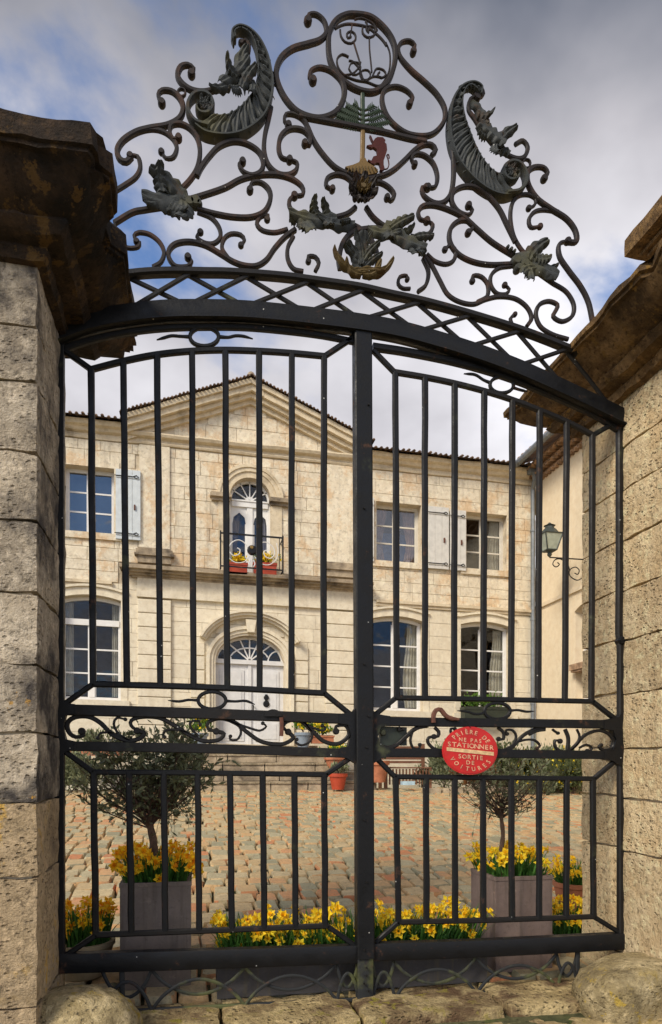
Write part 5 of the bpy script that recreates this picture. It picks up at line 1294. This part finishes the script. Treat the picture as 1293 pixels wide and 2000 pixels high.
# ------------------------------------------------------------ wall lantern
LN = empty('wall_lantern', (7.6, 9.0, 5.5), 'old glazed street lantern on a scrolled bracket fixed to the wing wall', 'lantern')
lx, ly = 6.86, 9.0; lz = onY(1062, 1075, ly).z
def frus(m, x, y, z0, h0, z1, h1, t=.014):
    c = [(-1,-1),(1,-1),(1,1),(-1,1)]
    for i in range(4):
        a, b = c[i], c[(i+1) % 4]
        m.tube([(x+a[0]*h0, y+a[1]*h0, z0), (x+a[0]*h1, y+a[1]*h1, z1)], t, 5); m.tube([(x+a[0]*h1, y+a[1]*h1, z1), (x+b[0]*h1, y+b[1]*h1, z1)], t, 5); m.tube([(x+a[0]*h0, y+a[1]*h0, z0), (x+b[0]*h0, y+b[1]*h0, z0)], t, 5)
m = MB(); frus(m, lx, ly, lz, .10, lz+.31, .185); m.lathe([(.21, .31), (.18, .34), (.12, .42), (.09, .44), (.09, .48), (.12, .49), (.05, .52), (.02, .55)], (lx, ly, lz), 8); m.lathe([(.02, -.12), (.05, -.08), (.04, -.04), (.11, 0)], (lx, ly, lz), 8)
LF = m.build('lantern_frame', M['lampframe'], LN)
for (ax, s) in ((0, -1), (0, 1), (1, -1), (1, 1)):
    m = MB(); P = []
    for (h, z_) in ((.095, lz+.01), (.18, lz+.30)):
        for q in (-1, 1): P.append((lx+s*h, ly+q*h, z_) if ax == 0 else (lx+q*h, ly+s*h, z_))
    m.face([P[0], P[1], P[3], P[2]]); m.build('glass_pane', M['lampglass'], LF)
m = MB(); bz = lz - .13; m.tube([(lx, ly, bz), (7.6, ly, bz)], .013, 6)
m.tube(smooth_path([(7.58, ly, bz-.36), (7.45, ly, bz-.42), (7.30, ly, bz-.34), (7.30, ly, bz-.22), (7.42, ly, bz-.16), (7.50, ly, bz-.22), (7.47, ly, bz-.30), (7.40, ly, bz-.28)], n=4), .011, 6)
m.tube(smooth_path([(7.30, ly, bz-.24), (7.24, ly, bz-.10), (7.10, ly, bz-.02), (6.98, ly, bz-.04), (6.93, ly, bz-.13), (7.0, ly, bz-.18), (7.07, ly, bz-.13), (7.03, ly, bz-.09)], n=4), .011, 6)
m.build('bracket', M['iron_r'], LN, True)
# ------------------------------------------------------------ planters
def square_planter(px0, px1, pytop, Y, mat, label, name='square_planter', group=None, depth=None, wall=.022):
    a = onY(px0, 1700, Y).x; b = onY(px1, 1700, Y).x; zt = onY((px0+px1)/2, pytop, Y).z; z0 = zg(Y)-.005; d = depth or (b-a)
    root = empty(name, ((a+b)/2, Y+d/2, z0), label, 'planter', group)
    m = MB(); e = .006
    for (x0, x1, y0, y1) in ((a, b, Y, Y+wall), (a, b, Y+d-wall, Y+d), (a, a+wall, Y+wall, Y+d-wall), (b-wall, b, Y+wall, Y+d-wall)): m.box(x0, x1, y0, y1, z0, zt)
    m.box(a-.004, b+.004, Y-.004, Y, zt-.022, zt+.001); m.box(a-.004, a, Y, Y+d, zt-.022, zt+.001); m.box(b, b+.004, Y, Y+d, zt-.022, zt+.001)
    o = m.build('pot_wall', mat, root); bv = o.modifiers.new('bevel', 'BEVEL'); bv.width = .004; bv.segments = 2
    m = MB(); m.box(a+wall, b-wall, Y+wall, Y+d-wall, z0, zt-.04); m.build('soil', M['soil'], root)
    return a, b, Y, Y+d, zt
LP = square_planter(234, 373, 1724, .27, M['greypot'], 'tall taupe square planter behind the left gate leaf holding an olive tree', group='tall square planters with olive trees')
RP = square_planter(968, 1079, 1712, .21, M['purplepot'], 'tall mauve-brown square planter behind the right gate leaf holding an olive tree', group='tall square planters with olive trees', depth=.36)
T0 = square_planter(424, 952, 1862, .10, M['darkpot'], 'long low charcoal trough of daffodils standing behind the meeting post', name='flower_trough', depth=.24)
def flower_mesh(seed, pm, tm, r=.038):
    rr = random.Random(seed); m = MB(); n = 6
    for k in range(n):
        a = 2*math.pi*k/n + rr.uniform(-.1, .1); w = .50; z1 = .004 + rr.uniform(-.004, .006); L_ = r*rr.uniform(.9, 1.08)
        P = [(0.004*math.cos(a), .004*math.sin(a), 0), (L_*.62*math.cos(a-w), L_*.62*math.sin(a-w), .004), (L_*math.cos(a), L_*math.sin(a), z1), (L_*.62*math.cos(a+w), L_*.62*math.sin(a+w), .004), (L_*.5*math.cos(a), L_*.5*math.sin(a), -.001)]
        m.add(P, [(0, 1, 4), (1, 2, 4), (2, 3, 4), (3, 0, 4)])
    m.m = 1; K = 8; v = []
    for q, z in ((.006, 0), (.009, .012), (.013, .020)):
        for j in range(K): a = 2*math.pi*j/K; v.append((q*(1+.12*(j % 2))*math.cos(a), q*(1+.12*(j % 2))*math.sin(a), z))
    m.add(v, [(i*K+j, i*K+(j+1) % K, (i+1)*K+(j+1) % K, (i+1)*K+j) for i in range(2) for j in range(K)])
    return m.mesh('flower', [pm, tm])
FL = {'y': [flower_mesh(i, M['petal'], M['petal_o']) for i in range(3)], 'o': [flower_mesh(9+i, M['petal_o'], M['trumpet']) for i in range(3)]}
def daffodils(x0, x1, y0, y1, z, n, kind, label, hgt=(.16, .26), leaves=None, size=1.0, group='clumps of daffodils in the pots', spread=.05, rnd=False, fdrop=.0):
    rr = random.Random(label); root = empty('daffodils', ((x0+x1)/2, (y0+y1)/2, z), label, 'daffodils', group)
    lm = MB(); st = MB(); cx, cy = (x0+x1)/2, (y0+y1)/2
    def pt():
        if rnd:
            a = rr.uniform(0, 6.283); q = math.sqrt(rr.random()); return cx + q*math.cos(a)*(x1-x0)/2, cy + q*math.sin(a)*(y1-y0)/2
        return rr.uniform(x0, x1), rr.uniform(y0, y1)
    for _ in range(leaves or n*7):
        x, y = pt(); h = rr.uniform(hgt[0]*.55, hgt[1]*.92); a = rr.uniform(0, 6.283); lean = rr.uniform(.0, .45)*h; w = .0055*size
        ox, oy = (x-cx)/(x1-x0+.01)*spread*2, (y-cy)/(y1-y0+.01)*spread*2
        dx, dy = math.cos(a)*lean + ox, math.sin(a)*lean + oy; nx, ny = -math.sin(a)*w, math.cos(a)*w
        droop = rr.random() < .22
        P = []
        for t, s in ((0, 1), (.4, 1.1), (.75, .9), (1, .15)):
            zz = z + h*(t if not droop else (t*1.1 - .75*max(0, t-.55)**1.1*1.6)); q = t*t
            P.append(((x+dx*q-nx*s, y+dy*q-ny*s, zz), (x+dx*q+nx*s, y+dy*q+ny*s, zz)))
        for i in range(3): lm.quad(P[i][0], P[i][1], P[i+1][1], P[i+1][0])
    for _ in range(n):
        x, y = pt(); h = rr.uniform(*hgt) - (rr.random()**3)*fdrop; ox, oy = (x-cx)/(x1-x0+.01)*spread*2.6, (y-cy)/(y1-y0+.01)*spread*2
        tx, ty = x + ox + rr.uniform(-.02, .02), y + oy - rr.uniform(0, .02); tz = z + h
        st.tube([(x, y, z), ((x+tx)/2, (y+ty)/2, z+h*.6), (tx, ty, tz-.008)], .0022, 3, False)
        k = kind if kind != 'm' else rr.choice('yyo')
        az = rr.gauss(0, .75); s = size*rr.uniform(.7, 1.2)
        o = inst('flower', rr.choice(FL[k]), (tx, ty-.006, tz), root, (R(rr.uniform(35, 95)), 0, az*1.3), (s, s, s))
    lm.build('leaves', M['green'], root, kind='stuff'); st.build('stems', M['green'], root, kind='stuff')
    return root
a, b, y0, y1, zt = LP; daffodils(a+.03, b-.03, y0+.03, y1-.03, zt-.05, 80, 'o', 'dense orange-yellow daffodils under the olive tree in the taupe planter', (.15, .23), 420, 1.0, fdrop=.10)
a, b, y0, y1, zt = RP; daffodils(a+.02, b-.02, y0+.03, y1-.03, zt-.05, 56, 'y', 'yellow daffodils under the olive tree in the mauve planter', (.13, .21), 300, 1.0, fdrop=.08)
a, b, y0, y1, zt = T0
daffodils(a+.03, b-.03, y0+.03, y1-.03, zt-.04, 215, 'y', 'long row of yellow daffodils filling the low charcoal trough', (.15, .27), 1300, .98, fdrop=.12, spread=.04)
def bowl(px, py_rim, Y, r, h, mat, label, cat='pot', name='flower_pot', group=None, sq=False):
    c = onY(px, py_rim, Y); z0 = c.z - h
    root = empty(name, (c.x, Y, z0), label, cat, group)
    m = MB(); m.lathe([(r*.62, 0), (r*.70, .01), (r*.9, h*.55), (r, h*.86), (r*1.05, h*.88), (r*1.05, h), (r*.93, h), (r*.90, h*.86), (.001, h*.84)], (c.x, Y, z0), 20); m.build('pot_wall', mat, root, True)
    m = MB(); m.lathe([(r*.9, h*.80), (.001, h*.87)], (c.x, Y, z0), 14); m.build('soil', M['soil'], root)
    return c.x, Y, c.z
bx, by, bz_ = bowl(160, 1836, .52, .17, .20, M['palepot'], 'pale sandstone bowl of daffodils at the foot of the left gate jamb')
daffodils(bx-.14, bx+.14, by-.14, by+.14, bz_-.04, 62, 'o', 'orange-yellow daffodils in the pale bowl beside the left pillar', (.12, .26), 330, 1.0, rnd=True, fdrop=.10)
bx, by, bz_ = bowl(1118, 1820, .62, .17, .20, M['palepot'], 'pale low bowl of daffodils in front of the right pillar reveal')
daffodils(bx-.15, bx+.15, by-.14, by+.14, bz_-.04, 66, 'y', 'yellow daffodils in the low bowl beside the mauve planter', (.12, .27), 330, 1.0, rnd=True, fdrop=.12)
bx, by, bz_ = bowl(1128, 1722, 1.15, .17, .26, M['terracotta'], 'terracotta pot of daffodils standing behind the low bowl at the right')
daffodils(bx-.15, bx+.14, by-.14, by+.14, bz_-.04, 46, 'y', 'yellow daffodils in the terracotta pot at the right', (.10, .21), 260, 1.0, rnd=True, fdrop=.08)

# ------------------------------------------------------------ olive trees
def leaf(m, p, d, L_, w, rr):
    d = d.normalized(); s = d.cross(Vector((rr.uniform(-1, 1), rr.uniform(-1, 1), rr.uniform(-.3, 1)))).normalized()*w; q = p + d*L_*.5
    m.add([tuple(p), tuple(q + s), tuple(p + d*L_), tuple(q - s)], [(0, 1, 2, 3)])
def tree(name, base, ztop, crown_c, crown_r, nbr, nleaf, label, cat, leafm, llen=.042, lw=.0078, tr=.02, seed=1, dens=1.0, bare=0.0, lean=0.0):
    rr = random.Random(seed); root = empty(name, base, label, cat)
    b = Vector(base); f = Vector((b.x + lean, b.y, ztop)); c = Vector(crown_c)
    m = MB(); P = smooth_path([b, b.lerp(f, .35) + Vector((-.01, .005, 0)), b.lerp(f, .7) + Vector((.008, 0, 0)), f, f + Vector((0, 0, .06))], n=4); m.tube(P, [tr*(1.25 - .45*i/(len(P)-1)) + .0015*math.sin(i*2.1) for i in range(len(P))], 9); m.build('trunk', M['bark'], root, True)
    bm_ = MB(); lm = MB(); tips = []
    for i in range(nbr):
        a = rr.uniform(0, 6.283); el = rr.uniform(-.35, 1.0); rad = rr.uniform(.75, 1.05)
        t = c + Vector((math.cos(a)*crown_r[0]*rad*math.cos(el*1.2), math.sin(a)*crown_r[1]*rad*math.cos(el*1.2), crown_r[2]*rad*math.sin(el*1.45)))
        mid = f.lerp(t, .45) + Vector((rr.uniform(-.04, .04), rr.uniform(-.04, .04), rr.uniform(-.05, .03)))
        path = smooth_path([f + Vector((0, 0, rr.uniform(-.02, .08))), mid, t], n=6)
        bm_.tube(path, tr*.30, 4, False, tr*.06)
        for k in range(4, len(path)-1):
            if rr.random() < .85:
                q = path[k]; e = q + Vector((rr.gauss(0, 1), rr.gauss(0, 1), rr.gauss(.25, .8))).normalized()*rr.uniform(.07, .18)*crown_r[0]/.38
                e2 = smooth_path([q, q.lerp(e, .5) + Vector((rr.uniform(-.02, .02),)*3), e], n=3)
                bm_.tube(e2, tr*.12, 3, False, tr*.04); tips.append(e2)
        tips.append(path[6:])
    for _ in range(nleaf):
        p_ = rr.choice(tips); i = rr.randrange(len(p_)-1); q = p_[i].lerp(p_[i+1], rr.random())
        if rr.random() < bare and q.z < c.z: continue
        if q.z < c.z - crown_r[2]*.3 and rr.random() < .45: continue
        d = (p_[i+1]-p_[i]).normalized() + Vector((rr.gauss(0, .7), rr.gauss(0, .7), rr.gauss(.15, .6)))
        leaf(lm, q, d, llen*rr.uniform(.7, 1.25), lw*rr.uniform(.8, 1.2), rr)
    bm_.build('branches', M['twig'], root, True); lm.build('crown', leafm, root, kind='stuff')
    return root
a, b, y0, y1, zt = LP; cx = (a+b)/2; cy = (y0+y1)/2
ff = onY(293, 1612, cy)
tree('olive_tree', (cx-.005, cy, zt-.05), ff.z, (ff.x-.03, cy+.02, onY(280, 1505, cy).z), (.43, .34, .27), 66, 6400, 'small olive tree with a broad grey-green crown in the taupe planter', 'olive tree', M['olive'], tr=.022, seed=4, dens=1, lean=ff.x-cx+.005, bare=.25)
a, b, y0, y1, zt = RP; cx = (a+b)/2-.10; cy = (y0+y1)/2
ff = onY(979, 1596, cy)
tree('olive_tree', (ff.x+.01, cy, zt-.05), ff.z, (ff.x+.03, cy+.05, onY(985, 1520, cy).z), (.37, .30, .19), 52, 1500, 'thin twiggy olive tree in the mauve planter', 'olive tree', M['olive'], tr=.013, seed=8, bare=.55, lean=-.01)

# ------------------------------------------------------------ things by the house
def shrub(c, r, n, mat, label, seed=0, name='shrub', cat='shrub', flowers=0, group=None, llen=.07, fm='petal', stems=10):
    rr = random.Random(seed); c = Vector(c); root = empty(name, (c.x, c.y, c.z), label, cat, group); m = MB(); s = MB()
    cl = [Vector((rr.gauss(0, .42)*r[0], rr.gauss(0, .42)*r[1], r[2]*(.35+rr.random()*.95))) for _ in range(26)]
    for _ in range(stems):
        k = rr.choice(cl); s.tube([c, c + k*.5 + Vector((0, 0, .05)), c + k], .007, 4, False, .003)
    for _ in range(n):
        k = rr.choice(cl); g = Vector((rr.gauss(0, 1), rr.gauss(0, 1), rr.gauss(0, 1)))*.15*max(r); p = c + k + g
        if p.z < c.z: continue
        leaf(m, p, g + Vector((0, 0, .15)), llen*rr.uniform(.6, 1.3), llen*.22, rr)
    s.build('stems', M['twig'], root); m.build('foliage', mat, root, kind='stuff')
    if flowers:
        f = MB()
        for _ in range(flowers):
            k = rr.choice(cl); g = Vector((rr.gauss(0, 1), rr.gauss(0, 1), rr.gauss(0, 1)))*.15*max(r); p = c + k + g + Vector((0, -.05, .03))
            for q in range(4): leaf(f, p, Vector((rr.gauss(0, 1), rr.gauss(0, 1), rr.gauss(0, 1))), .05, .016, rr)
        f.build('blossom', M[fm], root, kind='stuff')
    return root
def at(px, py, Y): return tuple(onY(px, py, Y))
def pot(px, py_base, Y, r, h, mat, label, name='flower_pot', group=None):
    c = onY(px, py_base, Y); root = empty(name, (c.x, Y, c.z), label, 'pot', group)
    m = MB(); m.lathe([(r*.68, 0), (r*.95, h*.8), (r*1.08, h*.8), (r*1.10, h), (r*.95, h), (r*.9, h*.85), (.001, h*.84)], (c.x, Y, c.z), 16); m.build('pot_wall', mat, root, True); return c.x, Y, c.z + h
def trough(px0, px1, pyb, Y, h, d, mat, label, name='window_box', rim=True, group=None, zoff=0):
    a, b = onY(px0, pyb, Y), onY(px1, pyb, Y); z = (a.z+b.z)/2+zoff; root = empty(name, ((a.x+b.x)/2, Y, z), label, 'flower box', group)
    m = MB(); m.box(a.x, b.x, Y, Y+d, z, z+h*.78); m.box(a.x-.015, b.x+.015, Y-.015, Y+d+.015, z+h*.78, z+h); m.build('box_wall', mat, root)
    m = MB(); m.box(a.x+.01, b.x-.01, Y+.01, Y+d-.01, z+h, z+h+.008); m.build('soil', M['soil'], root); return (a.x+b.x)/2, Y+d/2, z+h, (b.x-a.x)/2
# steps dressing
x, y, z = pot(655, 1500, 9.55, .21, .20, M['terracotta'], 'round terracotta pot with yellow flowers on the right of the steps'); shrub((x, y, z), (.22, .18, .12), 700, M['brightgreen'], 'low yellow-green plant in the round terracotta pot by the steps', 21, 'potted_plant', 'plant', 40)
x, y, z = pot(660, 1542, 9.2, .17, .30, M['redbox'], 'bright red pot standing on the setts by the lowest step'); shrub((x, y, z), (.16, .14, .10), 500, M['olive'], 'dark tuft of foliage in the bright red pot', 22, 'potted_plant', 'plant')
x, y, z = pot(738, 1528, 9.4, .21, .42, M['terracotta'], 'tall terracotta pot standing just right of the meeting post'); shrub((x, y, z), (.2, .18, .14), 500, M['bluegreen'], 'small green plant in the tall terracotta pot beside the bench', 23, 'potted_plant', 'plant')
x, y, z, w = trough(610, 652, 1452, 10.2, .16, .2, M['terracotta'], 'small terracotta box of yellow flowers on the top step', name='flower_box'); shrub((x, y, z), (w, .1, .14), 420, M['brightgreen'], 'yellow flowers in the small terracotta box on the top step', 24, 'potted_plant', 'plant', 60)
x, y, z = pot(592, 1460, 10.3, .16, .30, M['bluepot'], 'blue-grey glazed pot at the right side of the front door'); shrub((x, y, z), (.2, .16, .2), 700, M['brightgreen'], 'bright green bushy plant in the blue-grey pot by the door', 25, 'potted_plant', 'plant', 30)
x, y, z = pot(388, 1462, 10.3, .18, .30, M['bluepot'], 'blue-grey glazed pot at the left side of the front door'); shrub((x, y, z), (.24, .18, .26), 900, M['brightgreen'], 'bright green bushy plant in the pot left of the door', 26, 'potted_plant', 'plant', 30)
x, y, z, w = trough(128, 238, 1476, 10.2, .18, .28, M['terracotta'], 'long terracotta planter under the lower left window', name='flower_box'); shrub((x, y, z), (w*.8, .14, .14), 600, M['olive'], 'dark low plants in the long terracotta planter under the lower left window', 27, 'potted_plant', 'plant')
# window box on the lower right window, balcony boxes
x, y, z, w = trough(908, 992, 1404, 10.62, .26, .24, M['darkgreen'], 'dark window box with green plants on the sill of the lower right window'); shrub((x, y, z), (w*.9, .12, .12), 900, M['brightgreen'], 'fresh green plants filling the dark window box', 28, 'potted_plant', 'plant')
for i, (p0, p1, lb) in enumerate(((447, 483, 'left orange-red flower box hanging inside the balcony railing'), (496, 540, 'right orange-red flower box hanging inside the balcony railing'))):
    x, y, z, w = trough(p0, p1, 1128, 10.66, .24, .16, M['redbox'], lb, zoff=.07, group='orange-red balcony boxes'); shrub((x, y, z), (w*.95, .08, .08), 420, M['brightgreen'], 'yellow pansies in the %s balcony box' % ('left' if i == 0 else 'right'), 30+i, 'potted_plant', 'plant', 90, llen=.05)
# bench of slats
bA, bB = onY(752, 1524, 9.6), onY(842, 1524, 9.6)
BN = empty('garden_bench', ((bA.x+bB.x)/2, 9.6, bA.z), 'brown slatted wooden garden bench against the house wall', 'bench'); gz = zg(9.6)
for k in range(5): m = MB(); m.box(bA.x, bB.x, 10.02+k*.012, 10.045+k*.012, gz+.50+k*.075, gz+.55+k*.075); m.build('back_slat', M['wood'], BN)
for k in range(4): m = MB(); m.box(bA.x, bB.x, 9.58+k*.11, 9.67+k*.11, gz+.40, gz+.425); m.build('seat_slat', M['wood'], BN)
for k in range(14): x = bA.x+.03+(bB.x-bA.x-.06)*k/13; m = MB(); m.box(x-.015, x+.015, 9.60, 9.62, gz+.08, gz+.39); m.build('front_slat', M['wood'], BN)
for x in (bA.x+.02, bB.x-.02):
    for yy in (9.62, 10.04): m = MB(); m.box(x-.03, x+.03, yy-.03, yy+.03, gz-.02, gz+(.42 if yy < 9.8 else .9)); m.build('leg', M['wood'], BN)
m = MB(); q = onY(797, 1531, 9.1); m.box(q.x-.12, q.x+.12, 9.05, 9.2, q.z-.02, q.z+.05); tag(m.build('plastic_tray', M['bluecloth']), 'small pale blue plastic tray lying on the setts before the bench', 'tray')
# shrubs along the foot of the house, right
for i, (px, py, Y, r, n, mt, fl, lb) in enumerate((
    (868, 1540, 9.7, (.45, .3, .55), 3000, 'olive', 0, 'grey-green bush behind the round sign, next to the bench'),
    (925, 1545, 9.5, (.42, .3, .40), 2000, 'redleaf', 0, 'russet bush low behind the sign'),
    (975, 1540, 9.7, (.45, .3, .60), 3000, 'bluegreen', 40, 'dark green bush under the flowering window box'),
    (1030, 1543, 9.5, (.45, .3, .50), 2800, 'bluegreen', 120, 'green bush with many yellow flowers beside the rainwater pipe'),
    (1085, 1545, 9.2, (.42, .3, .60), 2800, 'olive', 50, 'bush of mixed green leaves in the corner of the wing'),
    (1118, 1550, 8.4, (.35, .3, .52), 2200, 'bluegreen', 60, 'dark bush close to the right pillar reveal'),
    (1060, 1560, 8.6, (.40, .22, .18), 1400, 'olive', 10, 'low creeping plant at the front of the bushes'),
    (1000, 1556, 9.0, (.40, .22, .18), 1200, 'bluegreen', 0, 'low dark plant edging the setts under the window box'),
    (150, 1556, 9.4, (.55, .3, .45), 2600, 'olive', 0, 'grey-green bush beside the left pillar reveal'))):
    p = onY(px, py, Y); shrub((p.x, Y, zg(Y)-.02), r, n, M[mt], lb, 40+i, flowers=fl, group='bushes along the foot of the house', llen=.085)
# low stone edging of the border
m = MB(); ED = empty('border_edging', (5.6, 8.9, zg(8.9)), 'low rough stone edging in front of the bushes', 'edging')
x = 4.2
while x < 7.5:
    w = random.uniform(.25, .45); m = MB(); rough_block(m, (x, x+w-.02, 8.75, 8.93, zg(8.8)-.1, zg(8.8)+.10), .015, .07, x, .03); m.build('edging_stone', M['ledge'], ED, True); x += w
